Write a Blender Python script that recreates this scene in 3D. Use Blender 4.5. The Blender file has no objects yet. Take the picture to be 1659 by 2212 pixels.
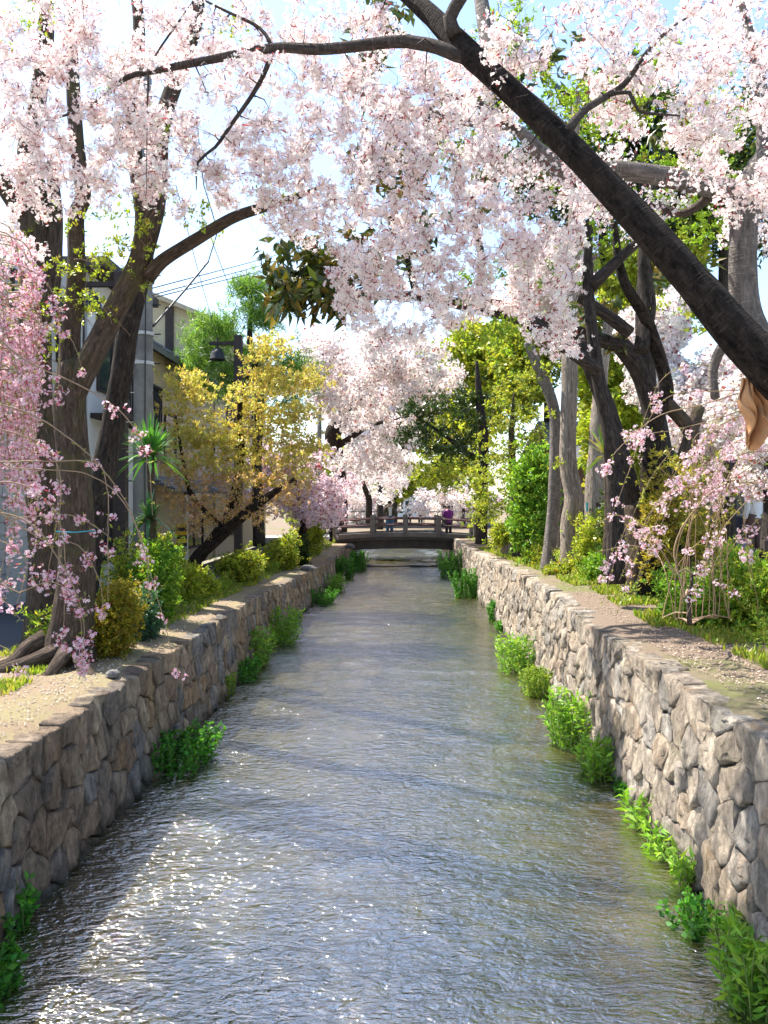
import bpy, math
import numpy as np
from mathutils import Vector, Matrix, noise as mnoise

rng = np.random.default_rng(7)
scene = bpy.context.scene

# ------------------------------------------------------------------ camera
F, CX, CY, ZC = 1751.0, 864.5, 1085.0, 3.2      # focal length / vanishing point of the canal (1659 x 2212 frame)
cam_d = bpy.data.cameras.new('camera')
cam = bpy.data.objects.new('camera', cam_d)
scene.collection.objects.link(cam)
cam.location = (0, 0, ZC)
cam.rotation_euler = (math.radians(90), 0, 0)
cam_d.sensor_fit = 'VERTICAL'
cam_d.sensor_height = 36.0
cam_d.sensor_width = 27.0
cam_d.lens = 36.0 * F / 2212.0
cam_d.shift_x = -(CX - 829.5) / 2212.0
cam_d.shift_y = -(1106.0 - CY) / 2212.0
cam_d.clip_start = 0.1
cam_d.clip_end = 3000
scene.camera = cam

# ------------------------------------------------------------------ sky and sun
SUN = Vector((-0.45, 0.31, 0.83)).normalized()
world = bpy.data.worlds.new('World')
scene.world = world
world.use_nodes = True
wn = world.node_tree
sky = wn.nodes.new('ShaderNodeTexSky')
sky.sky_type = 'NISHITA'
sky.sun_disc = False
sky.sun_elevation = math.asin(SUN.z)
sky.sun_rotation = math.atan2(SUN.x, SUN.y)
sky.air_density = 1.0
sky.dust_density = 0.9
sky.ozone_density = 1.0
bg = wn.nodes['Background']
bg.inputs['Strength'].default_value = 0.125
wn.links.new(sky.outputs[0], bg.inputs[0])
sd = bpy.data.lights.new('sun', 'SUN')
sd.energy = 4.5
sd.angle = math.radians(0.6)
sd.color = (1.0, 0.95, 0.86)
so = bpy.data.objects.new('sun', sd)
scene.collection.objects.link(so)
so.rotation_euler = SUN.to_track_quat('Z', 'Y').to_euler()
so.location = (-20, 10, 30)

scene.view_settings.view_transform = 'Standard'
scene.view_settings.look = 'None'
scene.view_settings.exposure = 1.55
scene.view_settings.gamma = 1.0
scene.view_settings.use_curve_mapping = False
scene.render.engine = 'CYCLES'
scene.cycles.use_denoising = True
scene.cycles.max_bounces = 8
scene.cycles.diffuse_bounces = 4
scene.cycles.glossy_bounces = 3
scene.cycles.transmission_bounces = 6
scene.cycles.sample_clamp_indirect = 6.0

# ------------------------------------------------------------------ helpers
def at(x, y, Y):
    return np.array([(x - CX) * Y / F, Y, ZC - (y - CY) * Y / F])

def new_mesh(name, V, faces, smooth=False):
    me = bpy.data.meshes.new(name)
    me.from_pydata([tuple(map(float, v)) for v in V], [], faces)
    me.update()
    if smooth:
        me.polygons.foreach_set('use_smooth', [True] * len(me.polygons))
    return me

def link(name, me, mat=None, parent=None, **props):
    o = bpy.data.objects.new(name, me)
    scene.collection.objects.link(o)
    if mat is not None and me is not None:
        if len(me.materials) == 0:
            me.materials.append(mat)
    if parent is not None:
        o.parent = parent
        o.matrix_parent_inverse = Matrix.Translation(parent.get_base()).inverted() if False else _pinv(parent)
    for k, v in props.items():
        o[k] = v
    return o

def _pinv(p):
    m = Matrix.LocRotScale(p.location, p.rotation_euler, p.scale)
    if p.parent is not None:
        m = Matrix.LocRotScale(p.parent.location, p.parent.rotation_euler, p.parent.scale) @ p.matrix_parent_inverse @ m
    return m.inverted()

def thing(name, label, cat, loc=(0, 0, 0), group=None):
    o = bpy.data.objects.new(name, None)
    scene.collection.objects.link(o)
    o.location = [float(v) for v in loc]
    o.empty_display_size = 0.2
    o['label'] = label
    o['category'] = cat
    if group:
        o['group'] = group
    return o

def tag(o, label, cat, group=None):
    o['label'] = label; o['category'] = cat
    if group: o['group'] = group
    return o

class MB:
    """collects simple solids into one mesh"""
    def __init__(s): s.V = []; s.F = []
    def box(s, x0, x1, y0, y1, z0, z1):
        b = len(s.V)
        s.V += [(x0,y0,z0),(x1,y0,z0),(x1,y1,z0),(x0,y1,z0),(x0,y0,z1),(x1,y0,z1),(x1,y1,z1),(x0,y1,z1)]
        s.F += [tuple(b+i for i in f) for f in ((0,3,2,1),(4,5,6,7),(0,1,5,4),(1,2,6,5),(2,3,7,6),(3,0,4,7))]
        return s
    def prism(s, poly, d0, d1, axis='y'):
        """poly of (a,b) extruded: axis y -> (a,d,b); axis x -> (d,a,b); axis z -> (a,b,d)"""
        b = len(s.V); n = len(poly)
        for d in (d0, d1):
            for (p, q) in poly:
                s.V.append({'y': (p, d, q), 'x': (d, p, q), 'z': (p, q, d)}[axis])
        s.F.append(tuple(b+i for i in range(n))); s.F.append(tuple(b+n+i for i in reversed(range(n))))
        for i in range(n):
            j = (i+1) % n
            s.F.append((b+i, b+n+i, b+n+j, b+j))
        return s
    def lathe(s, prof, c, n=16, axis='z'):
        b = len(s.V); m = len(prof)
        for i in range(n):
            a = 2*math.pi*i/n
            for (r, h) in prof:
                if axis == 'z': s.V.append((c[0]+r*math.cos(a), c[1]+r*math.sin(a), c[2]+h))
                elif axis == 'y': s.V.append((c[0]+r*math.cos(a), c[1]+h, c[2]+r*math.sin(a)))
                else: s.V.append((c[0]+h, c[1]+r*math.cos(a), c[2]+r*math.sin(a)))
        for i in range(n):
            j = (i+1) % n
            for k in range(m-1):
                s.F.append((b+i*m+k, b+j*m+k, b+j*m+k+1, b+i*m+k+1))
        return s
    def tube(s, pts, radii, n=8):
        V, Fc, _ = tube_arrays(np.array(pts, float), np.array(radii, float) if hasattr(radii, '__len__') else np.full(len(pts), radii), n)
        b = len(s.V)
        s.V += [tuple(v) for v in V]; s.F += [tuple(b+i for i in f) for f in Fc]
        return s
    def mesh(s, name, smooth=False):
        return new_mesh(name, s.V, s.F, smooth)
    def build(s, name, mat, parent=None, smooth=False, **props):
        return link(name, s.mesh(name, smooth), mat, parent, **props)

def bevel(o, w, seg=2):
    m = o.modifiers.new('bevel', 'BEVEL'); m.width = w; m.segments = seg; m.limit_method = 'ANGLE'
    return o

def catmull(P, R, step):
    P = np.asarray(P, float); R = np.asarray(R, float)
    if len(P) < 3:
        n = max(2, int(np.linalg.norm(P[-1]-P[0]) / step) + 1)
        t = np.linspace(0, 1, n)[:, None]
        return P[0]*(1-t) + P[-1]*t, R[0]*(1-t[:, 0]) + R[-1]*t[:, 0]
    Q = np.vstack([2*P[0]-P[1], P, 2*P[-1]-P[-2]])
    op, orr = [], []
    for i in range(len(P)-1):
        p0, p1, p2, p3 = Q[i:i+4]
        n = max(1, int(np.linalg.norm(p2-p1) / step))
        t = (np.arange(n) / n)[:, None]
        op.append(0.5*((2*p1)+(-p0+p2)*t+(2*p0-5*p1+4*p2-p3)*t**2+(-p0+3*p1-3*p2+p3)*t**3))
        orr.append(R[i]*(1-t[:, 0]) + R[i+1]*t[:, 0])
    op.append(P[-1:]); orr.append(R[-1:])
    return np.vstack(op), np.concatenate(orr)

def frames(P):
    T = np.gradient(P, axis=0) if len(P) > 2 else np.repeat((P[-1]-P[0])[None], len(P), 0)
    T = T / (np.linalg.norm(T, axis=1, keepdims=True) + 1e-9)
    up = np.array([0, 0, 1.0]) if abs(T[0][2]) < 0.9 else np.array([0, 1.0, 0])
    n = np.cross(T[0], up); n /= np.linalg.norm(n)
    N = np.zeros_like(P); N[0] = n
    for i in range(1, len(P)):
        n = n - T[i]*np.dot(n, T[i]); n /= np.linalg.norm(n) + 1e-9; N[i] = n
    return T, N, np.cross(T, N)

def tube_arrays(P, R, n=8, rough=0.0, seed=0.0, ridges=0.0):
    T, N, B = frames(P)
    a = np.arange(n) * 2*math.pi/n
    d = np.concatenate([[0], np.cumsum(np.linalg.norm(np.diff(P, axis=0), axis=1))])
    ca, sa = np.cos(a), np.sin(a)
    rad = np.repeat(R[:, None], n, 1)
    if rough > 0:
        for i in range(len(P)):
            for j in range(n):
                q = Vector((ca[j]*1.3+seed, sa[j]*1.3, d[i]*1.6))
                k = mnoise.noise(q)*rough + mnoise.noise(q*3.1)*rough*0.5
                if ridges: k += ridges*abs(mnoise.noise(Vector((ca[j]*4+seed, sa[j]*4, d[i]*0.7))))
                rad[i, j] *= 1 + k
    V = P[:, None, :] + rad[..., None]*(N[:, None, :]*ca[None, :, None] + B[:, None, :]*sa[None, :, None])
    V = V.reshape(-1, 3)
    bk = np.stack([rad*ca, rad*sa, np.repeat(d[:, None], n, 1)], -1).reshape(-1, 3)
    m = len(P); Fc = []
    for i in range(m-1):
        for j in range(n):
            k = (j+1) % n
            Fc.append((i*n+j, i*n+k, (i+1)*n+k, (i+1)*n+j))
    V = np.vstack([V, P[:1], P[-1:] + T[-1:]*R[-1]*0.6]); bk = np.vstack([bk, [[0, 0, 0]], [[0, 0, d[-1]]]])
    c0, c1 = m*n, m*n+1
    for j in range(n):
        k = (j+1) % n
        Fc.append((c0, k, j)); Fc.append((c1, (m-1)*n+j, (m-1)*n+k))
    return V, Fc, bk

def bark_mesh(name, P, R, n=14, step=0.12, rough=0.09, ridges=0.0):
    P, R = catmull(P, R, step)
    V, Fc, bk = tube_arrays(P, R, n, rough, rng.uniform(0, 50), ridges)
    me = new_mesh(name, V, Fc, True)
    at_ = me.attributes.new('bk', 'FLOAT_VECTOR', 'POINT')
    at_.data.foreach_set('vector', bk.astype(np.float32).ravel())
    return me, P, R

def twig_mesh(name, paths, n=3):
    """many thin tubes in one mesh, numpy only"""
    Vs, Ls, off = [], [], 0
    a = np.arange(n)*2*math.pi/n
    for P, R in paths:
        P = np.asarray(P); m = len(P)
        T = np.gradient(P, axis=0); T /= np.linalg.norm(T, axis=1, keepdims=True)+1e-9
        ref = np.array([0.31, 0.83, 0.46])
        N = np.cross(T, ref); N /= np.linalg.norm(N, axis=1, keepdims=True)+1e-9
        B = np.cross(T, N)
        V = P[:, None]+np.asarray(R)[:, None, None]*(N[:, None]*np.cos(a)[None, :, None]+B[:, None]*np.sin(a)[None, :, None])
        Vs.append(V.reshape(-1, 3))
        i = np.arange(m-1)[:, None]*n; j = np.arange(n)[None]; k = (j+1) % n
        Ls.append((np.stack([i+j, i+k, i+n+k, i+n+j], -1)).reshape(-1, 4)+off)
        off += m*n
    V = np.vstack(Vs); L = np.vstack(Ls)
    return quads_mesh_idx(name, V, L, True)

def quads_mesh_idx(name, V, L, smooth=False, col=None):
    me = bpy.data.meshes.new(name)
    me.vertices.add(len(V)); me.vertices.foreach_set('co', V.astype(np.float32).ravel())
    nf = len(L)
    me.loops.add(nf*4); me.loops.foreach_set('vertex_index', L.astype(np.int32).ravel())
    me.polygons.add(nf)
    me.polygons.foreach_set('loop_start', (np.arange(nf)*4).astype(np.int32))
    if smooth: me.polygons.foreach_set('use_smooth', np.ones(nf, bool))
    me.update(calc_edges=True)
    if col is not None:
        at_ = me.attributes.new('Col', 'FLOAT_COLOR', 'FACE')
        c = np.ones((nf, 4), np.float32); c[:, :3] = col
        at_.data.foreach_set('color', c.ravel())
    return me

def quads_mesh(name, Q, C):
    """Q (n,4,3) loose quads, C (n,3) colours"""
    n = len(Q)
    return quads_mesh_idx(name, Q.reshape(-1, 3), np.arange(n*4).reshape(-1, 4), False, np.clip(C, 0, 1))

def rand_rot(n):
    q = rng.normal(size=(n, 4)); q /= np.linalg.norm(q, axis=1, keepdims=True)
    w, x, y, z = q.T
    return np.stack([np.stack([1-2*(y*y+z*z), 2*(x*y-z*w), 2*(x*z+y*w)], -1),
                     np.stack([2*(x*y+z*w), 1-2*(x*x+z*z), 2*(y*z-x*w)], -1),
                     np.stack([2*(x*z-y*w), 2*(y*z+x*w), 1-2*(x*x+y*y)], -1)], 1)

def rot_to(dirs):
    """rotation matrices taking +Z to dirs with a random spin"""
    d = dirs/(np.linalg.norm(dirs, axis=1, keepdims=True)+1e-9)
    r = rng.normal(size=d.shape)
    x = np.cross(r, d); x /= np.linalg.norm(x, axis=1, keepdims=True)+1e-9
    y = np.cross(d, x)
    return np.stack([x, y, d], -1)

def scatter(variants, pos, scale, rot=None, tint=None):
    n = len(pos)
    scale = np.broadcast_to(np.asarray(scale, float), (n,))
    R = rand_rot(n) if rot is None else rot
    if tint is None: tint = np.ones((n, 3))
    pick = rng.integers(0, len(variants), n)
    Qs, Cs = [], []
    for v, (Q, C) in enumerate(variants):
        idx = np.nonzero(pick == v)[0]
        if len(idx) == 0: continue
        k = len(Q)
        W = np.einsum('nij,kpj->nkpi', R[idx], Q)*scale[idx][:, None, None, None]+pos[idx][:, None, None, :]
        Qs.append(W.reshape(-1, 4, 3))
        Cs.append((C[None]*tint[idx][:, None]).reshape(-1, 3))
    return np.concatenate(Qs), np.concatenate(Cs)

def tints(n, spread=0.15, hue=0.06):
    b = 1+rng.normal(0, spread, (n, 1))
    return np.clip(b*(1+rng.normal(0, hue, (n, 3))), 0.35, 1.8)

# ------------------------------------------------------------------ flower and leaf clusters (unit size about 1)
def petal_flower(col, size=1.0, petals=5):
    Q, C = [], []
    for i in range(petals):
        a = 2*math.pi*i/petals+rng.uniform(-.1, .1)
        d = np.array([math.cos(a), math.sin(a), 0]); s = np.array([-math.sin(a), math.cos(a), 0]); z = np.array([0, 0, 1.])
        cup = rng.uniform(0.05, 0.35)
        Q.append([d*.05, d*.62+s*.33+z*cup*.6, d*1.0+z*cup, d*.62-s*.33+z*cup*.6])
        C.append(np.array(col)*(1+rng.normal(0, .04)))
    return np.array(Q)*size*.5, np.array(C)

def blossom_cluster(cols, nfl, red=(0.30, 0.05, 0.05), spread=0.5, nred=2, leaf=None):
    Q, C = [], []
    for i in range(nfl):
        d = rng.normal(size=3); d /= np.linalg.norm(d)
        q, c = petal_flower(cols[rng.integers(len(cols))], 0.52*rng.uniform(.85, 1.15))
        R = rot_to(d[None]+rng.normal(0, .25, (1, 3)))[0]
        Q.append(q@R.T+d*spread*rng.uniform(.6, 1.0)); C.append(c)
    for i in range(nred):
        d = rng.normal(size=3); d /= np.linalg.norm(d)
        s = np.cross(d, rng.normal(size=3)); s /= np.linalg.norm(s); s *= .035
        Q.append(np.array([[d*0-s, d*0+s, d*spread*.95+s*1.8, d*spread*.95-s*1.8]])); C.append(np.array([red])*rng.uniform(.7, 1.4))
    if leaf is not None:
        for i in range(1):
            d = rng.normal(size=3); d /= np.linalg.norm(d)
            q, c = one_leaf(.5, .2, leaf)
            Q.append(q@rot_to(d[None])[0].T+d*.3); C.append(c)
    return np.concatenate(Q), np.concatenate(C)

def far_cluster(cols, nq=11, red=(0.35, 0.10, 0.08)):
    """blossom spray for trees too far to show petals: one small face per flower"""
    Q, C = [], []
    for i in range(nq):
        d = rng.normal(size=3); d /= np.linalg.norm(d)
        R = rot_to(d[None]+rng.normal(0, .6, (1, 3)))[0]
        s = rng.uniform(.14, .24)
        q = np.array([[-s, -s*.7, 0], [s*.8, -s, .05], [s, s*.8, 0], [-s*.7, s, .05]])
        Q.append(q@R.T+d*rng.uniform(.25, .62)); C.append(np.array(cols[rng.integers(len(cols))]) if i else np.array(red))
    return np.array(Q), np.array(C)

def one_leaf(l, w, col, fold=.12, droop=.15):
    """leaf along +Z (its own axis), two quads with a fold"""
    a, b, t = np.array([0, 0, 0.]), np.array([0, fold*w, l*.5]), np.array([0, -droop*l, l])
    L1 = np.array([-w*.5, fold*l*.6, l*.45]); R1 = np.array([w*.5, fold*l*.6, l*.45])
    Q = np.array([[a, L1, t, b], [a, b, t, R1]])
    return Q, np.array([col, np.array(col)*.93])

def simple_leaf(l, w, col):
    Q = np.array([[[0, 0, 0], [-w*.5, .1*l, l*.45], [0, -.1*l, l], [w*.5, .1*l, l*.45]]])
    return Q, np.array([col])

def leaf_cluster(cols, nl, l=.6, w=.25, simple=True, cone=1.2, up=0.3):
    """leaves radiating from a point, mostly towards +Z"""
    Q, C = [], []
    for i in range(nl):
        d = rng.normal(size=3)*cone+np.array([0, 0, 1+up]); d /= np.linalg.norm(d)
        f = simple_leaf if simple else one_leaf
        col = np.array(cols[rng.integers(len(cols))])*rng.uniform(.8, 1.2)
        q, c = f(l*rng.uniform(.7, 1.2), w*rng.uniform(.8, 1.2), col)
        off = rng.normal(0, .18, 3)
        Q.append(q@rot_to(d[None])[0].T+off); C.append(c)
    return np.concatenate(Q), np.concatenate(C)

def variants(fn, n, *a, **k):
    return [fn(*a, **k) for _ in range(n)]

# ------------------------------------------------------------------ materials
def nt(name):
    m = bpy.data.materials.new(name); m.use_nodes = True
    t = m.node_tree
    return m, t, t.nodes['Principled BSDF'], t.nodes['Material Output']

def nd(t, typ, **kw):
    n = t.nodes.new(typ)
    for k, v in kw.items():
        if k in n.inputs: n.inputs[k].default_value = v
        else: setattr(n, k, v)
    return n

def ramp(t, fac, stops):
    r = t.nodes.new('ShaderNodeValToRGB')
    e = r.color_ramp.elements
    while len(e) < len(stops): e.new(0.5)
    for i, (p, c) in enumerate(stops):
        e[i].position = p; e[i].color = (*c, 1) if len(c) == 3 else c
    t.links.new(fac, r.inputs[0])
    return r

def mat_foliage(name, trans=0.4, rough=0.5, gloss=0.3, tcol=None):
    m, t, p, o = nt(name)
    a = nd(t, 'ShaderNodeAttribute', attribute_name='Col')
    t.links.new(a.outputs['Color'], p.inputs['Base Color'])
    p.inputs['Roughness'].default_value = rough
    p.inputs['Specular IOR Level'].default_value = gloss
    tr = t.nodes.new('ShaderNodeBsdfTranslucent')
    mul = nd(t, 'ShaderNodeMix', data_type='RGBA', blend_type='MULTIPLY')
    mul.inputs[0].default_value = 1.0
    t.links.new(a.outputs['Color'], mul.inputs[6]); mul.inputs[7].default_value = (*(tcol or (1, 1, 1)), 1)
    t.links.new(mul.outputs[2], tr.inputs['Color'])
    mx = t.nodes.new('ShaderNodeMixShader'); mx.inputs[0].default_value = trans
    t.links.new(p.outputs[0], mx.inputs[1]); t.links.new(tr.outputs[0], mx.inputs[2])
    t.links.new(mx.outputs[0], o.inputs[0])
    return m

M = {}
M['petal'] = mat_foliage('petal', 0.45, 0.6, 0.2)
M['leaf'] = mat_foliage('leaf', 0.42, 0.45, 0.35, (1.25, 1.2, 0.6))
M['leaf_gloss'] = mat_foliage('leaf_gloss', 0.22, 0.28, 0.5, (1.3, 1.2, 0.5))

def mat_plain(name, col, rough=0.7, var=0.25, scale=6.0, bump=0.15, metal=0.0, spec=0.4, dirt=None):
    m, t, p, o = nt(name)
    tc = t.nodes.new('ShaderNodeTexCoord')
    n = nd(t, 'ShaderNodeTexNoise', Scale=scale, Detail=6.0, Roughness=0.65)
    t.links.new(tc.outputs['Object'], n.inputs['Vector'])
    c = np.array(col)
    r = ramp(t, n.outputs['Fac'], [(0.25, tuple(c*(1-var))), (0.75, tuple(np.clip(c*(1+var), 0, 1)))])
    out = r.outputs[0]
    if dirt is not None:
        n2 = nd(t, 'ShaderNodeTexNoise', Scale=scale*.23, Detail=8.0, Roughness=0.7)
        t.links.new(tc.outputs['Object'], n2.inputs['Vector'])
        f = ramp(t, n2.outputs['Fac'], [(0.48, (0, 0, 0)), (0.68, (1, 1, 1))])
        mx = nd(t, 'ShaderNodeMix', data_type='RGBA')
        t.links.new(f.outputs[0], mx.inputs[0]); t.links.new(out, mx.inputs[6]); mx.inputs[7].default_value = (*dirt, 1)
        out = mx.outputs[2]
    t.links.new(out, p.inputs['Base Color'])
    p.inputs['Roughness'].default_value = rough
    p.inputs['Metallic'].default_value = metal
    p.inputs['Specular IOR Level'].default_value = spec
    if bump:
        n3 = nd(t, 'ShaderNodeTexNoise', Scale=scale*4, Detail=6.0)
        t.links.new(tc.outputs['Object'], n3.inputs['Vector'])
        b = nd(t, 'ShaderNodeBump', Strength=bump, Distance=0.02)
        t.links.new(n3.outputs['Fac'], b.inputs['Height']); t.links.new(b.outputs[0], p.inputs['Normal'])
    return m

def mat_bark(name, dark, light, moss=None, rings=False, vscale=(14, 14, 3.5), bump=0.9, mossamt=0.6):
    m, t, p, o = nt(name)
    a = nd(t, 'ShaderNodeAttribute', attribute_name='bk')
    mp = t.nodes.new('ShaderNodeMapping'); mp.inputs['Scale'].default_value = vscale
    t.links.new(a.outputs['Vector'], mp.inputs[0])
    n = nd(t, 'ShaderNodeTexNoise', Scale=1.6, Detail=9.0, Roughness=0.72, Distortion=0.6)
    t.links.new(mp.outputs[0], n.inputs['Vector'])
    r = ramp(t, n.outputs['Fac'], [(0.36, dark), (0.55, tuple(np.array(dark)*.5+np.array(light)*.5)), (0.72, light)])
    out = r.outputs[0]
    mp2 = t.nodes.new('ShaderNodeMapping'); mp2.inputs['Scale'].default_value = (9, 9, 55) if rings else (26, 26, 7)
    t.links.new(a.outputs['Vector'], mp2.inputs[0])
    n2 = nd(t, 'ShaderNodeTexNoise', Scale=1.0, Detail=5.0, Roughness=0.6)
    t.links.new(mp2.outputs[0], n2.inputs['Vector'])
    fl = ramp(t, n2.outputs['Fac'], [(0.58, (0, 0, 0)), (0.66, (1, 1, 1))])
    mxl = nd(t, 'ShaderNodeMix', data_type='RGBA')
    sc = nd(t, 'ShaderNodeMath', operation='MULTIPLY'); sc.inputs[1].default_value = 0.6
    t.links.new(fl.outputs[0], sc.inputs[0]); t.links.new(sc.outputs[0], mxl.inputs[0])
    t.links.new(out, mxl.inputs[6]); mxl.inputs[7].default_value = (*np.clip(np.array(light)*1.35, 0, 1), 1)
    out = mxl.outputs[2]
    if moss is not None:
        n3 = nd(t, 'ShaderNodeTexNoise', Scale=2.2, Detail=7.0, Roughness=0.65)
        t.links.new(a.outputs['Vector'], n3.inputs['Vector'])
        f = ramp(t, n3.outputs['Fac'], [(0.5, (0, 0, 0)), (0.66, (1, 1, 1))])
        s3 = nd(t, 'ShaderNodeMath', operation='MULTIPLY'); s3.inputs[1].default_value = mossamt
        t.links.new(f.outputs[0], s3.inputs[0])
        mx = nd(t, 'ShaderNodeMix', data_type='RGBA')
        t.links.new(s3.outputs[0], mx.inputs[0]); t.links.new(out, mx.inputs[6]); mx.inputs[7].default_value = (*moss, 1)
        out = mx.outputs[2]
    t.links.new(out, p.inputs['Base Color'])
    p.inputs['Roughness'].default_value = 0.9; p.inputs['Specular IOR Level'].default_value = 0.12
    add = nd(t, 'ShaderNodeMath', operation='ADD')
    t.links.new(n.outputs['Fac'], add.inputs[0]); t.links.new(n2.outputs['Fac'], add.inputs[1])
    b = nd(t, 'ShaderNodeBump', Strength=bump, Distance=0.06)
    t.links.new(add.outputs[0], b.inputs['Height']); t.links.new(b.outputs[0], p.inputs['Normal'])
    return m

M['bark_cherry'] = mat_bark('bark_cherry', (0.008, 0.006, 0.005), (0.085, 0.062, 0.048), rings=True, vscale=(10, 10, 4), bump=1.0)
M['bark_ring'] = mat_bark('bark_ring', (0.045, 0.036, 0.032), (0.19, 0.15, 0.125), rings=True)
M['bark_moss'] = mat_bark('bark_moss', (0.045, 0.033, 0.026), (0.17, 0.125, 0.095), moss=(0.10, 0.105, 0.025))
M['bark_grey'] = mat_bark('bark_grey', (0.11, 0.095, 0.085), (0.34, 0.30, 0.27), rings=True)
M['bark_pale'] = mat_bark('bark_pale', (0.15, 0.115, 0.092), (0.52, 0.44, 0.36), vscale=(20, 20, 1.6), bump=1.0)
M['bark_dark'] = mat_bark('bark_dark', (0.020, 0.016, 0.015), (0.10, 0.08, 0.068))
M['twig'] = mat_plain('twig', (0.05, 0.026, 0.022), 0.8, 0.3, 20, 0)
M['twig_pale'] = mat_plain('twig_pale', (0.30, 0.20, 0.12), 0.7, 0.25, 20, 0)
M['stem_green'] = mat_plain('stem_green', (0.16, 0.22, 0.05), 0.6, 0.3, 20, 0)

def mat_stone():
    m, t, p, o = nt('wall_stone')
    tc = t.nodes.new('ShaderNodeTexCoord')
    a = nd(t, 'ShaderNodeAttribute', attribute_name='Col')
    n = nd(t, 'ShaderNodeTexNoise', Scale=9.0, Detail=10.0, Roughness=0.75)
    mp = t.nodes.new('ShaderNodeMapping'); mp.inputs['Scale'].default_value = (1.0, 1.0, 0.45)
    t.links.new(tc.outputs['Object'], mp.inputs[0]); t.links.new(mp.outputs[0], n.inputs['Vector'])
    r = ramp(t, n.outputs['Fac'], [(0.3, (0.26, 0.24, 0.22)), (0.5, (0.95, 0.93, 0.90)), (0.7, (1.75, 1.7, 1.6))])
    mx = nd(t, 'ShaderNodeMix', data_type='RGBA', blend_type='MULTIPLY'); mx.inputs[0].default_value = 1.0
    t.links.new(a.outputs['Color'], mx.inputs[6]); t.links.new(r.outputs[0], mx.inputs[7])
    # rusty and slate stains
    n2 = nd(t, 'ShaderNodeTexNoise', Scale=2.6, Detail=6.0, Roughness=0.6)
    t.links.new(mp.outputs[0], n2.inputs['Vector'])
    f = ramp(t, n2.outputs['Fac'], [(0.55, (0, 0, 0)), (0.7, (0.75, 0.75, 0.75))])
    m2 = nd(t, 'ShaderNodeMix', data_type='RGBA')
    t.links.new(f.outputs[0], m2.inputs[0]); t.links.new(mx.outputs[2], m2.inputs[6]); m2.inputs[7].default_value = (0.11, 0.095, 0.085, 1)
    n4 = nd(t, 'ShaderNodeTexNoise', Scale=3.7, Detail=6.0, Roughness=0.6)
    t.links.new(tc.outputs['Object'], n4.inputs['Vector'])
    f4 = ramp(t, n4.outputs['Fac'], [(0.58, (0, 0, 0)), (0.74, (0.7, 0.7, 0.7))])
    m4 = nd(t, 'ShaderNodeMix', data_type='RGBA')
    t.links.new(f4.outputs[0], m4.inputs[0]); t.links.new(m2.outputs[2], m4.inputs[6]); m4.inputs[7].default_value = (0.36, 0.22, 0.12, 1)
    # damp, algae-dark band just above the water
    sx = t.nodes.new('ShaderNodeSeparateXYZ'); t.links.new(tc.outputs['Object'], sx.inputs[0])
    ad = nd(t, 'ShaderNodeMath', operation='MULTIPLY_ADD'); ad.inputs[1].default_value = 0.35
    t.links.new(n2.outputs['Fac'], ad.inputs[0])
    ng = nd(t, 'ShaderNodeMath', operation='MULTIPLY'); ng.inputs[1].default_value = -1.0
    t.links.new(sx.outputs[2], ng.inputs[0]); t.links.new(ng.outputs[0], ad.inputs[2])
    fd = ramp(t, ad.outputs[0], [(0.0, (0, 0, 0)), (0.16, (0.8, 0.8, 0.8))])
    m5 = nd(t, 'ShaderNodeMix', data_type='RGBA')
    t.links.new(fd.outputs[0], m5.inputs[0]); t.links.new(m4.outputs[2], m5.inputs[6]); m5.inputs[7].default_value = (0.05, 0.046, 0.026, 1)
    # green moss in patches
    n6 = nd(t, 'ShaderNodeTexNoise', Scale=1.7, Detail=9.0, Roughness=0.7); t.links.new(tc.outputs['Object'], n6.inputs['Vector'])
    f6 = ramp(t, n6.outputs['Fac'], [(0.56, (0, 0, 0)), (0.72, (0.55, 0.55, 0.55))])
    m6 = nd(t, 'ShaderNodeMix', data_type='RGBA')
    t.links.new(f6.outputs[0], m6.inputs[0]); t.links.new(m5.outputs[2], m6.inputs[6]); m6.inputs[7].default_value = (0.15, 0.14, 0.06, 1)
    t.links.new(m6.outputs[2], p.inputs['Base Color'])
    p.inputs['Roughness'].default_value = 0.85; p.inputs['Specular IOR Level'].default_value = 0.3
    n3 = nd(t, 'ShaderNodeTexNoise', Scale=11.0, Detail=12.0, Roughness=0.74, Distortion=0.7)
    t.links.new(mp.outputs[0], n3.inputs['Vector'])
    b = nd(t, 'ShaderNodeBump', Strength=1.0, Distance=0.13)
    t.links.new(n3.outputs['Fac'], b.inputs['Height']); t.links.new(b.outputs[0], p.inputs['Normal'])
    return m
M['stone'] = mat_stone()
M['mortar'] = mat_plain('mortar', (0.10, 0.085, 0.072), 0.95, 0.4, 9, 0.6)

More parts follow.
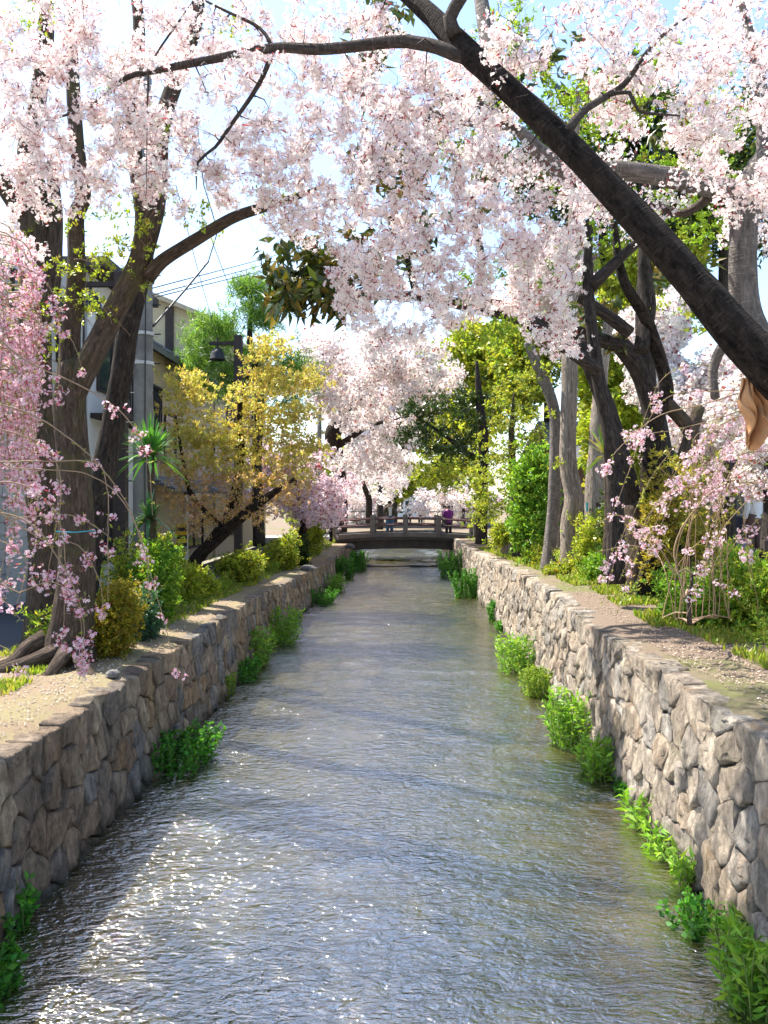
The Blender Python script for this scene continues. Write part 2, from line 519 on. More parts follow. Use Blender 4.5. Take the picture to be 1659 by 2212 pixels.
def mat_ground(name, stops, scale, fine, bump, big=None, bigcol=None):
    m, t, p, o = nt(name)
    tc = t.nodes.new('ShaderNodeTexCoord')
    n = nd(t, 'ShaderNodeTexNoise', Scale=fine, Detail=8.0, Roughness=0.8)
    t.links.new(tc.outputs['Object'], n.inputs['Vector'])
    r = ramp(t, n.outputs['Fac'], stops)
    out = r.outputs[0]
    if big:
        n2 = nd(t, 'ShaderNodeTexNoise', Scale=big, Detail=7.0, Roughness=0.65)
        t.links.new(tc.outputs['Object'], n2.inputs['Vector'])
        f = ramp(t, n2.outputs['Fac'], [(0.5, (0, 0, 0)), (0.64, (0.85, 0.85, 0.85))])
        mx = nd(t, 'ShaderNodeMix', data_type='RGBA')
        t.links.new(f.outputs[0], mx.inputs[0]); t.links.new(out, mx.inputs[6]); mx.inputs[7].default_value = (*bigcol, 1)
        out = mx.outputs[2]
    t.links.new(out, p.inputs['Base Color'])
    p.inputs['Roughness'].default_value = 0.95; p.inputs['Specular IOR Level'].default_value = 0.2
    b = nd(t, 'ShaderNodeBump', Strength=bump, Distance=0.03)
    t.links.new(n.outputs['Fac'], b.inputs['Height']); t.links.new(b.outputs[0], p.inputs['Normal'])
    return m
M['gravel'] = mat_ground('gravel', [(0.3, (0.13, 0.092, 0.06)), (0.5, (0.29, 0.215, 0.14)), (0.7, (0.44, 0.35, 0.25))], 1, 60, 0.8, 0.55, (0.30, 0.27, 0.13))
M['earth'] = mat_ground('earth', [(0.3, (0.10, 0.072, 0.052)), (0.7, (0.31, 0.235, 0.175))], 1, 40, 0.8, 0.5, (0.14, 0.15, 0.05))
M['asphalt'] = mat_ground('asphalt', [(0.3, (0.05, 0.053, 0.058)), (0.7, (0.095, 0.10, 0.11))], 1, 70, 0.3)
M['paving'] = mat_ground('paving', [(0.3, (0.34, 0.33, 0.31)), (0.7, (0.46, 0.45, 0.43))], 1, 20, 0.2)

def mat_water():
    m, t, p, o = nt('stream_water')
    tc = t.nodes.new('ShaderNodeTexCoord')
    mp = t.nodes.new('ShaderNodeMapping'); mp.inputs['Scale'].default_value = (1.0, 0.55, 1)
    t.links.new(tc.outputs['Object'], mp.inputs[0])
    # the gravel bed seen through the shallow water
    n = nd(t, 'ShaderNodeTexNoise', Scale=2.2, Detail=8.0, Roughness=0.7)
    t.links.new(mp.outputs[0], n.inputs['Vector'])
    r = ramp(t, n.outputs['Fac'], [(0.30, (0.018, 0.016, 0.005)), (0.5, (0.040, 0.034, 0.010)), (0.66, (0.072, 0.058, 0.019)), (0.8, (0.10, 0.081, 0.035))])
    t.links.new(r.outputs[0], p.inputs['Base Color'])
    p.inputs['Roughness'].default_value = 0.045
    p.inputs['IOR'].default_value = 2.9
    p.inputs['Specular IOR Level'].default_value = 1.0
    hs = []
    for sx, sy, sc, det, wgt in ((1.0, 1.5, 4.0, 3.0, 1.0), (0.8, 1.9, 10.0, 3.0, 0.75), (1.0, 1.5, 26.0, 2.0, 0.16)):
        mq = t.nodes.new('ShaderNodeMapping'); mq.inputs['Scale'].default_value = (sx, sy, 1)
        mq.inputs['Rotation'].default_value = (0, 0, 0.12*sc % 0.5)
        t.links.new(tc.outputs['Object'], mq.inputs[0])
        w = nd(t, 'ShaderNodeTexNoise', Scale=sc, Detail=det, Roughness=0.55, Distortion=0.9)
        t.links.new(mq.outputs[0], w.inputs['Vector'])
        k = nd(t, 'ShaderNodeMath', operation='MULTIPLY'); k.inputs[1].default_value = wgt
        t.links.new(w.outputs['Fac'], k.inputs[0]); hs.append(k)
    s1 = nd(t, 'ShaderNodeMath', operation='ADD'); t.links.new(hs[0].outputs[0], s1.inputs[0]); t.links.new(hs[1].outputs[0], s1.inputs[1])
    s2 = nd(t, 'ShaderNodeMath', operation='ADD'); t.links.new(s1.outputs[0], s2.inputs[0]); t.links.new(hs[2].outputs[0], s2.inputs[1])
    b = nd(t, 'ShaderNodeBump', Strength=1.0, Distance=0.028)
    t.links.new(s2.outputs[0], b.inputs['Height']); t.links.new(b.outputs[0], p.inputs['Normal'])
    return m
M['water'] = mat_water()
M['concrete'] = mat_plain('concrete', (0.17, 0.155, 0.145), 0.85, 0.25, 4, 0.3, dirt=(0.08, 0.075, 0.07))
M['pole'] = mat_plain('pole_concrete', (0.235, 0.235, 0.235), 0.8, 0.15, 5, 0.15, dirt=(0.13, 0.12, 0.11))
M['rail'] = mat_plain('bridge_rail', (0.10, 0.05, 0.05), 0.6, 0.25, 12, 0.1)
M['girder'] = mat_plain('bridge_girder', (0.055, 0.045, 0.04), 0.8, 0.35, 3, 0.3)
M['timber'] = mat_plain('dark_timber', (0.045, 0.032, 0.028), 0.7, 0.3, 8, 0.2)
M['iron'] = mat_plain('black_iron', (0.035, 0.035, 0.038), 0.45, 0.2, 10, 0.05, 0.3)
M['cream'] = mat_plain('cream_plaster', (0.52, 0.44, 0.29), 0.9, 0.06, 2, 0.08, dirt=(0.46, 0.39, 0.26))
M['tan'] = mat_plain('tan_siding', (0.46, 0.38, 0.26), 0.8, 0.08, 3, 0.05)
M['white'] = mat_plain('white_panel', (0.66, 0.68, 0.70), 0.8, 0.06, 2, 0.05)
M['tile'] = mat_plain('grey_tile_wall', (0.50, 0.49, 0.48), 0.7, 0.1, 5, 0.08)
M['rooftile'] = mat_plain('roof_tile', (0.12, 0.125, 0.13), 0.6, 0.2, 8, 0.2)
M['brownwall'] = mat_plain('brown_plaster', (0.21, 0.15, 0.14), 0.9, 0.1, 2, 0.08)
M['navy'] = mat_plain('navy_banner', (0.05, 0.065, 0.11), 0.7, 0.12, 5, 0.05)
M['paper'] = mat_plain('white_paper', (0.75, 0.75, 0.72), 0.8, 0.04, 10, 0)
M['shutter'] = mat_plain('shutter_metal', (0.55, 0.55, 0.53), 0.5, 0.08, 5, 0.05)
M['blue'] = mat_plain('blue_rope', (0.05, 0.32, 0.42), 0.7, 0.2, 20, 0.1)
M['red'] = mat_plain('red_paper', (0.55, 0.02, 0.025), 0.7, 0.1, 10, 0.05)
M['yellow'] = mat_plain('yellow_stripe', (0.65, 0.38, 0.02), 0.6, 0.1, 10, 0)
M['black'] = mat_plain('black_stripe', (0.02, 0.02, 0.02), 0.6, 0.1, 10, 0)
M['cloth'] = mat_plain('orange_brown_cloth', (0.50, 0.25, 0.11), 0.9, 0.15, 18, 0.2)
M['wire'] = mat_plain('wire', (0.03, 0.03, 0.03), 0.6, 0.1, 10, 0)
M['hollow'] = mat_plain('hollow_shade', (0.008, 0.007, 0.006), 0.95, 0.3, 12, 0.3)  # near-black colour stands for the shade inside the trunk opening
m_, t_, p_, o_ = nt('window_glass')
p_.inputs['Base Color'].default_value = (0.03, 0.04, 0.05, 1); p_.inputs['Roughness'].default_value = 0.08
M['glass'] = m_
def flat(name, col, rough=0.8): return mat_plain(name, col, rough, 0.12, 30, 0.1)

# ------------------------------------------------------------------ terrain profile along the canal
def interp(Y, tab): return float(np.interp(Y, [a for a, b in tab], [b for a, b in tab]))
ZL = lambda Y: interp(Y, [(-20, 1.28), (16, 1.28), (22, 1.12), (30, 0.92), (45, 1.0), (100, 1.0)])
XL = lambda Y: interp(Y, [(-20, -2.98), (20, -2.95), (30, -2.76), (46, -2.68), (100, -2.6)])
ZR = lambda Y: interp(Y, [(-20, 1.56), (11, 1.57), (14, 1.68), (18, 1.66), (31, 1.36), (42, 1.26), (100, 1.2)])
XR = lambda Y: interp(Y, [(-20, 2.53), (12, 2.54), (14, 2.6), (31, 2.7), (43, 2.9), (100, 2.9)])

# ------------------------------------------------------------------ ground, road, pavement
ys = list(np.arange(-20, 60.1, 1.0))
def strip(name, xs_fn, zs_fn, mat, jitter=0.0):
    V, Fc = [], []
    nx = None
    for y in ys:
        xs = xs_fn(y); zs = zs_fn(y); nx = len(xs)
        for x, z in zip(xs, zs):
            V.append((x, y, z+(mnoise.noise(Vector((x*.7, y*.7, 3)))*jitter if abs(x) < 30 else 0)))
    for i in range(len(ys)-1):
        for j in range(nx-1):
            Fc.append((i*nx+j, i*nx+j+1, (i+1)*nx+j+1, (i+1)*nx+j))
    return link(name, new_mesh(name, V, Fc, True), mat, None, kind='structure')
offs = [0.07, 0.22, 0.5, 0.8, 1.1, 1.4, 1.8, 2.2]
strip('gravel_bank_left', lambda y: [XL(y)-o for o in offs][::-1], lambda y: [ZL(y)+(-.03 if o < .1 else .0 if o < .3 else .01) for o in offs][::-1], M['gravel'], 0.035)
strip('road', lambda y: [-7.3, -6, XL(y)-2.2], lambda y: [ZL(y)-.02, ZL(y)-.03, ZL(y)-0.03], M['asphalt'], 0.0)
roffs = [0.07, 0.22, 0.6, 1.0, 1.5, 2.0, 2.6, 3.2, 4.0, 5.0, 6.0]
strip('earth_bank_right', lambda y: [XR(y)+o for o in roffs], lambda y: [ZR(y)+(-.03 if o < .1 else .0 if o < .3 else .02*o) for o in roffs], M['earth'], 0.05)
strip('pavement', lambda y: [XR(y)+6.0, XR(y)+6.02, 14, 60], lambda y: [ZR(y)+.1, 1.93, 1.95, 1.95], M['paving'], 0.0)
V = [(-900, -20, 1.05), (-7.3, -20, 1.05), (-7.3, 60, 1.0), (-900, 60, 1.0), (-900, 60, .98), (900, 60, .98), (900, 1800, .98), (-900, 1800, .98),
     (60, -20, 1.9), (900, -20, 1.9), (900, 60, 1.9), (60, 60, 1.9)]
link('ground', new_mesh('ground', V, [(0, 1, 2, 3), (4, 5, 6, 7), (8, 9, 10, 11)]), M['earth'], None, kind='structure')

# stream: real wavelets near, bump for the finest ripples
def water_sheet(name, y0, y1, z, dx, dy, amp):
    xs = np.arange(-3.3, 3.31, dx); yy = np.arange(y0, y1+1e-6, dy)
    X, Yg = np.meshgrid(xs, yy)
    Z = np.zeros_like(X)
    r = np.random.default_rng(3)
    for i in range(46):
        L = r.uniform(0.22, 1.3); th = r.normal(math.pi/2, 0.55)
        k = 2*math.pi/L
        Z += amp*L*.55*np.sin(k*(X*math.cos(th)+Yg*math.sin(th))+r.uniform(0, 6.28)+1.2*np.sin(X*r.uniform(.5, 2)+Yg*r.uniform(.3, 1.2)))
    Z *= 0.35+0.65*(0.5+0.5*np.sin(X*1.1+Yg*.47+np.sin(Yg*.8)))
    nx = len(xs)
    i = np.arange(len(yy)-1)[:, None]*nx; j = np.arange(nx-1)[None]
    L = np.stack([i+j, i+j+1, i+nx+j+1, i+nx+j], -1).reshape(-1, 4)
    me = quads_mesh_idx(name, np.stack([X, Yg, Z+z], -1).reshape(-1, 3), L, True)
    return link(name, me, M['water'], None, kind='structure')
water_sheet('water', 1.0, 40.0, 0.0, 0.06, 0.06, 0.003)
water_sheet('water_above_weir', 40.05, 75.0, 0.10, 0.2, 0.2, 0.006)
w = thing('weir', 'low stone weir crossing the stream just before the bridge', 'weir', (0, 40, 0))
for i in range(9):
    x0 = -2.9+i*.66
    bevel(MB().box(x0, x0+.657, 39.95, 40.4, -.3, .09+rng.uniform(-.008, .012)).build('stone', M['girder'], w), .02)

# ------------------------------------------------------------------ stone retaining walls
def clip_cell(poly, p, q):
    mid = (p+q)/2; n = q-p
    out = []
    for i in range(len(poly)):
        a, b = poly[i], poly[(i+1) % len(poly)]
        da, db = np.dot(a-mid, n), np.dot(b-mid, n)
        if da <= 0: out.append(a)
        if (da < 0) != (db < 0) and abs(da-db) > 1e-12:
            out.append(a+(b-a)*da/(da-db))
    return out

def build_wall(side, Xf, Zf, y0, y1, label, name):
    """side -1 left, +1 right; stones are Voronoi cells on the wall face"""
    root = thing(name, label, 'wall', (Xf(10), y0, 0))
    cw, ch = 0.34, 0.295
    sites = []
    ny = int((y1-y0)/cw)
    for i in range(-1, ny+1):
        ztop = Zf(y0+i*cw)
        nz = max(3, int(round((ztop+.25)/ch)))
        h = (ztop+.25)/nz
        for j in range(-1, nz+1):
            if j == nz: continue
            sites.append((y0+(i+.5+(.5 if j % 2 else 0))*cw+rng.uniform(-.15, .15), -.25+(j+.5)*h+rng.uniform(-.11, .11)))
    S = np.array(sites)
    stones = []
    pal = [(0.36, 0.27, 0.19), (0.42, 0.33, 0.235), (0.32, 0.25, 0.19), (0.40, 0.28, 0.17), (0.28, 0.235, 0.195), (0.46, 0.37, 0.27), (0.33, 0.24, 0.17), (0.30, 0.28, 0.26)]
    batter = 0.10
    for s in S:
        u, v = s
        if u < y0-.1 or u > y1 or v < -.25: continue
        zt = Zf(u)
        if v > zt: continue
        poly = [np.array(c) for c in ((u-.6, -.3), (u+.6, -.3), (u+.6, zt), (u-.6, zt))]
        near = S[(np.abs(S-s) < 0.95).all(1)]
        for q in near:
            if (q == s).all(): continue
            poly = clip_cell(poly, s, q)
            if len(poly) < 3: break
        if len(poly) < 3: continue
        # resample the outline
        pts = []
        for i in range(len(poly)):
            a, b = poly[i], poly[(i+1) % len(poly)]
            L = np.linalg.norm(b-a)
            if L < .02: continue
            k = int(np.clip(round(L/.085), 1, 4))
            for t in range(k): pts.append(a+(b-a)*t/k)
        pts = np.array(pts); c = pts.mean(0)
        if len(pts) < 4: continue
        top = (pts[:, 1] > zt-.01)
        jit = rng.normal(0, .009, pts.shape); pts = pts+jit
        pts[top, 1] += rng.uniform(-.018, .012)
        rr_ = np.maximum(.08, np.linalg.norm(pts-c, axis=1, keepdims=True))
        def X(p, out): return Xf(p[0])-side*(batter*(1-min(1, max(0, p[1]/max(zt, .1))))) - side*out
        b1 = rng.uniform(.0, .02); tilt = rng.normal(0, .09, 2); n = len(pts); Vv = []; sd_ = rng.uniform(0, 99)
        def rug(p):
            q = Vector((p[0]*5.5+sd_, p[1]*2.4, sd_*.3)); w_ = Vector((p[0]*15+sd_, p[1]*6, 2.))
            return .05*(abs(mnoise.noise(q))-.2)+.034*mnoise.noise(w_)+.02*mnoise.noise(w_*2.3)
        dp_ = rng.uniform(.14, .30)
        for p in pts: Vv.append((X(p, -dp_), p[0], p[1]))
        rings_ = [(c+(pts-c)*(1-.008/rr_), 0.0), (c+(pts-c)*rng.uniform(.84, .93, (n, 1)), .7), (c+(pts-c)*rng.uniform(.58, .7, (n, 1)), 1.0), (c+(pts-c)*rng.uniform(.28, .42, (n, 1)), 1.0)]
        for ri, (rg, am) in enumerate(rings_):
            for p in rg: Vv.append((X(p, (rng.uniform(-.016, .004) if ri == 0 else b1*am*rng.uniform(.7, 1.3)+np.dot(p-c, tilt)+rug(p))), p[0], p[1]))
        Vv.append((X(c, b1*rng.uniform(.8, 1.4)+rug(c)), c[0]+rng.normal(0, .02), c[1]+rng.normal(0, .02)))
        Fc = []
        for i in range(n):
            k = (i+1) % n
            for r0 in (0, n, 2*n, 3*n):
                f = (r0+i, r0+k, r0+n+k, r0+n+i)
                Fc.append(f if side > 0 else f[::-1])
            f = (4*n+i, 4*n+k, 5*n)
            Fc.append(f if side > 0 else f[::-1])
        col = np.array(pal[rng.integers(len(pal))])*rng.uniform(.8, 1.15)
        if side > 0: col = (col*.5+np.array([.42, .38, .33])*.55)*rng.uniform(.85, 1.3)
        stones.append((u, Vv, Fc, col))
    stones.sort(key=lambda a: a[0])
    def mk(nm, Vv, Fc, cols):
        me = new_mesh(nm, Vv, Fc, True)
        a = me.attributes.new('Col', 'FLOAT_COLOR', 'FACE')
        a.data.foreach_set('color', np.concatenate([np.asarray(cols, np.float32), np.ones((len(cols), 1), np.float32)], 1).ravel())
        return me
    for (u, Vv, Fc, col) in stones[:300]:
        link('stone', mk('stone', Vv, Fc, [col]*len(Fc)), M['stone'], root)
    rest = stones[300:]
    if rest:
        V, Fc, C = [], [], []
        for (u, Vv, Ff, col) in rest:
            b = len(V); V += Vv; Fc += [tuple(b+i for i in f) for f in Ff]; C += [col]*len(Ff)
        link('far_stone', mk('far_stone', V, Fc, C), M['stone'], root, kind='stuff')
    # mortar core behind the stones
    V, Fc = [], []
    yy = np.arange(y0, y1+.1, 1.0)
    for y in yy:
        zt = Zf(y)-.08
        V += [(Xf(y)-side*batter+side*.05, y, -.4), (Xf(y)+side*.05, y, zt), (Xf(y)+side*.45, y, zt-.01), (Xf(y)+side*.45, y, -.4)]
    for i in range(len(yy)-1):
        for j in range(3): Fc.append((i*4+j, i*4+j+1, (i+1)*4+j+1, (i+1)*4+j))
    Fc += [(0, 1, 2, 3), tuple(len(V)-4+k for k in range(4))]
    link('mortar_core', new_mesh('mortar_core', V, Fc), M['mortar'], root)
    return root
build_wall(-1, XL, ZL, 3.0, 47.0, 'brown rubble stone retaining wall along the left side of the stream', 'retaining_wall')
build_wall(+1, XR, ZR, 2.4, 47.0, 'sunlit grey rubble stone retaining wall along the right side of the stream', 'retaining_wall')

# ------------------------------------------------------------------ bridge
BY = 43.7
br = thing('bridge', 'arched footbridge with stone posts and reddish rails across the stream', 'bridge', (0, BY, 0.9))
def arc(x): return 1.60-0.011*(x-0.2)**2
def arched(x0, x1, ya, yb, lo, hi, n=16, flatlo=None):
    m = MB(); xs = np.linspace(x0, x1, n+1)
    for i in range(n):
        a, b = xs[i], xs[i+1]
        m.prism([(a, (flatlo if flatlo is not None else arc(a)+lo)), (b, (flatlo if flatlo is not None else arc(b)+lo)), (b, arc(b)+hi), (a, arc(a)+hi)], ya, yb)
    return m
arched(-2.95, 3.1, BY+.12, BY+.5, -.9, -.42).build('girder', M['girder'], br)
arched(-2.95, 3.1, BY+2.6, BY+3.0, -.9, -.42).build('girder', M['girder'], br)
arched(-3.6, 4.2, BY-.05, BY+3.2, -.42, -.28).build('deck', M['girder'], br)
arched(-3.7, 4.3, BY+.02, BY+.3, -.278, -.02).build('kerb_beam', M['concrete'], br)
arched(-3.7, 4.3, BY+2.85, BY+3.1, -.278, -.02).build('kerb_beam', M['concrete'], br)
arched(-3.7, 4.3, BY+.3, BY+2.85, -.278, -.1).build('walkway', M['concrete'], br)
postx = [-3.62, -1.5, 0.28, 2.08, 4.1]
pm = MB().box(-.13, .13, -.13, .13, -.27, .92).mesh('post')
cm = MB().box(-.15, .15, -.15, .15, .92, .99).mesh('post_cap')
for yb in (BY+.1, BY+2.98):
    for px in postx:
        o = link('post', pm, M['concrete'], br); o.location = (px, yb, arc(px)); bevel(o, .02)
    for k in range(len(postx)-1):
        a, b = postx[k]+.13, postx[k+1]-.13
        for dz in (.72, .38):
            xs = np.linspace(a, b, 7)
            MB().tube([(x, yb, arc(x)+dz) for x in xs], .05, 8).build('rail', M['rail'], br, True)
# approach ramps on both banks
for sgn, x0, x1 in ((-1, -9.0, -3.62), (1, 4.22, 9.5)):
    xe = x0 if sgn < 0 else x1; xi = x1 if sgn < 0 else x0
    MB().prism([(xe, .8), (xe, 1.25), (xi, arc(xi)-.1), (xi, .8)], BY+.1, BY+3.0).build('ramp', M['paving'], br)

# ------------------------------------------------------------------ trees
class Tree:
    def __init__(s, name, label, base, group=None, cat='tree'):
        s.root = thing(name, label, cat, base, group)
        s.nodes = []; s.rad = []; s.paths = []
    def limb(s, pts, radii, mat, name='branch', n=12, step=0.12, rough=0.09, ridges=0.0, sk=True):
        me, P, R = bark_mesh(name, pts, radii, n, step, rough, ridges)
        o = link(name, me, M[mat], s.root)
        if sk:
            s.nodes += list(P); s.rad += list(R)
        return o
    def grow(s, targets, r=0.008, seg=0.16, jit=0.10, sag=0.0, maxr=0.02):
        """each target is joined to the nearest bit of the tree by a crooked twig; returns sample points with directions"""
        N = np.array(s.nodes); Rr = np.array(s.rad)
        d0 = np.array([np.min(((N-t)**2).sum(1)) for t in targets])
        out = []
        buf = np.empty((len(N)+len(targets)*14, 3)); rb = np.empty(len(buf)); cnt = len(N)
        buf[:cnt] = N; rb[:cnt] = Rr
        for i in np.argsort(d0):
            t = targets[i]
            dd = ((buf[:cnt]-t)**2).sum(1); k = int(np.argmin(dd)); p = buf[k]; L = math.sqrt(dd[k])
            m = int(np.clip(L/seg, 2, 12))
            u = np.linspace(0, 1, m+1)[:, None]
            per = rng.normal(size=3)*jit*L
            P = p+(t-p)*u+per*np.sin(u*math.pi)+rng.normal(0, .03, (m+1, 3))*min(1, L)*np.minimum(u*3, 1)
            P[:, 2] -= sag*L*np.sin(u[:, 0]*math.pi)*-1
            r0 = min(rb[k]*.7, maxr, r*(1+1.2*L))
            R = r0*(1-u[:, 0])+r*.45*u[:, 0]
            s.paths.append((P, R))
            buf[cnt:cnt+m] = P[1:]; rb[cnt:cnt+m] = R[1:]; cnt += m
            out.append(P)
        s.nodes = list(buf[:cnt]); s.rad = list(rb[:cnt])
        return out
    def twigs(s, mat='twig', name='twig'):
        if s.paths:
            link(name, twig_mesh(name, s.paths), M[mat], s.root, kind='stuff')
    def crown(s, Q, C, mat, name='crown'):
        return link(name, quads_mesh(name, Q, C), M[mat], s.root, kind='stuff')

def ell(x, y, Y, rx, ry, rY, n, shell=0.0):
    d = rng.normal(size=(n, 3)); d /= np.linalg.norm(d, axis=1, keepdims=True)
    r = rng.uniform(shell**3, 1, (n, 1))**(1/3)
    k = Y/F
    return at(x, y, Y)+d*r*np.array([rx*k, rY, ry*k])

def along(paths, spacing, start=0.2, jit=0.04):
    pos = []
    for P in paths:
        L = np.concatenate([[0], np.cumsum(np.linalg.norm(np.diff(P, axis=0), axis=1))])
        n = max(1, int(L[-1]*(1-start)/spacing))
        s = np.linspace(start*L[-1], L[-1], n)
        for c in range(3): pass
        pos.append(np.stack([np.interp(s, L, P[:, c]) for c in range(3)], 1))
    pos = np.concatenate(pos)
    return pos+rng.normal(0, jit, pos.shape)

PINK = [(0.91, 0.82, 0.79), (0.92, 0.87, 0.83), (0.90, 0.76, 0.745), (0.93, 0.90, 0.87)]
WHITE = [(0.90, 0.84, 0.81), (0.92, 0.88, 0.85), (0.89, 0.80, 0.77)]
ROSE = [(0.86, 0.58, 0.67), (0.88, 0.67, 0.73), (0.84, 0.50, 0.61), (0.89, 0.74, 0.78)]
BV = variants(blossom_cluster, 12, PINK, 4, nred=1)
BVF = variants(blossom_cluster, 8, WHITE, 3, nred=1)
BVX = variants(far_cluster, 10, WHITE)
RVX = variants(far_cluster, 10, [(0.90, 0.76, 0.79), (0.92, 0.82, 0.83), (0.89, 0.69, 0.74)])
RV = variants(blossom_cluster, 10, ROSE, 4, red=(0.45, 0.06, 0.10), leaf=(0.28, 0.32, 0.06))
RVF = variants(blossom_cluster, 8, ROSE, 4, nred=1)
YG = [(0.38, 0.44, 0.05), (0.44, 0.48, 0.06), (0.28, 0.38, 0.04)]
BG_ = [(0.15, 0.32, 0.03), (0.22, 0.39, 0.035), (0.10, 0.24, 0.025), (0.28, 0.38, 0.05)]
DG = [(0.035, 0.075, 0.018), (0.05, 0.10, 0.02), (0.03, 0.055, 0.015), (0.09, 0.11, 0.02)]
MAPLE = [(0.55, 0.50, 0.13), (0.60, 0.53, 0.15), (0.46, 0.46, 0.11), (0.60, 0.46, 0.17)]
LV_yg = variants(leaf_cluster, 8, YG, 9, .55, .30)
LV_bg = variants(leaf_cluster, 8, BG_, 9, .6, .26)
LV_dg = variants(leaf_cluster, 8, DG, 9, .6, .26)
LV_mp = variants(leaf_cluster, 8, MAPLE, 9, .55, .30)
LV_or = variants(leaf_cluster, 8, [(0.58, 0.34, 0.13), (0.54, 0.40, 0.12), (0.60, 0.42, 0.24), (0.66, 0.45, 0.38)], 9, .5, .22)
LV_mix = variants(leaf_cluster, 8, YG+[(0.50, 0.46, 0.06), (0.15, 0.22, 0.03), (0.10, 0.16, 0.03)], 9, .5, .28)
LV_con = variants(leaf_cluster, 8, [(0.17, 0.32, 0.06), (0.24, 0.40, 0.07), (0.10, 0.20, 0.04)], 14, .8, .09)
# long oval magnolia leaves, in rosettes
MAG = variants(leaf_cluster, 8, [(0.07, 0.10, 0.02), (0.13, 0.13, 0.02), (0.20, 0.15, 0.03), (0.05, 0.08, 0.02)], 9, 1.0, .34, simple=False, cone=.75, up=.4)

# --- the big leaning cherry on the right, its boughs reaching over the stream
T = Tree('cherry_tree', 'big dark cherry trunk leaning from the right across the stream, boughs full of pale blossom', (4.4, 4.8, 1.5))
T.limb([(4.6, 4.7, 1.2), (4.1, 4.9, 2.0), (3.3, 5.2, 3.2), at(1660, 792, 5.5), at(1500, 612, 5.7), at(1310, 400, 6.0), at(1150, 240, 6.3), at(1010, 112, 6.6), at(925, 28, 6.85), at(845, -40, 7.1), at(700, -160, 7.6)],
       [.30, .21, .175, .148, .117, .106, .096, .092, .078, .065, .04], 'bark_cherry', 'trunk', 32, .04, .10, .08)
T.limb([at(1022, 128, 6.58), at(985, 118, 6.6), at(945, 102, 6.66), at(900, 93, 6.75), at(850, 90, 6.8), at(700, 106, 7.0), at(590, 104, 7.2), at(450, 130, 7.4), at(340, 152, 7.6), at(270, 170, 7.8), at(190, 232, 8.0), at(60, 270, 8.2)],
       [.05, .056, .054, .052, .05, .045, .043, .035, .03, .024, .016, .008], 'bark_ring', 'branch', 12, .07, .06)
T.limb([at(588, 112, 7.2), at(570, 160, 7.2), at(545, 205, 7.25), at(505, 262, 7.3), at(465, 318, 7.35), at(428, 350, 7.4), at(424, 410, 7.4)], [.026, .022, .021, .018, .015, .012, .004], 'bark_ring', 'branch', 10, .07)
T.limb([at(985, 80, 6.6), at(972, 40, 6.6), at(1000, -10, 6.55), at(1040, -80, 6.5)], [.06, .055, .05, .035], 'bark_ring', 'branch', 12, .07)
T.limb([at(1060, 130, 6.5), at(1045, 40, 6.8), at(1030, -60, 7.1)], [.07, .065, .05], 'bark_grey', 'branch', 12, .07)
T.limb([at(1225, 285, 6.1), at(1260, 240, 6.2), at(1310, 208, 6.4), at(1352, 178, 6.5), at(1400, 110, 6.7), at(1450, 60, 6.9), at(1500, 30, 7)], [.04, .03, .026, .024, .018, .012, .006], 'bark_ring', 'branch', 9, .07)
T.limb([at(1310, 206, 6.4), at(1360, 200, 6.3), at(1380, 240, 6.3), at(1470, 250, 6.3)], [.018, .016, .013, .006], 'bark_ring', 'branch', 8, .07)
T.limb([at(590, 104, 7.2), at(560, 60, 7.3), at(480, 20, 7.4), at(380, -30, 7.6)], [.02, .017, .012, .006], 'bark_ring', 'branch', 8, .08)
T.limb([at(420, 0, 7.6), at(330, 130, 7.5), at(320, 190, 7.5), at(318, 260, 7.5), at(316, 420, 7.5)], [.011, .009, .008, .006, .003], 'bark_ring', 'branch', 7, .08)
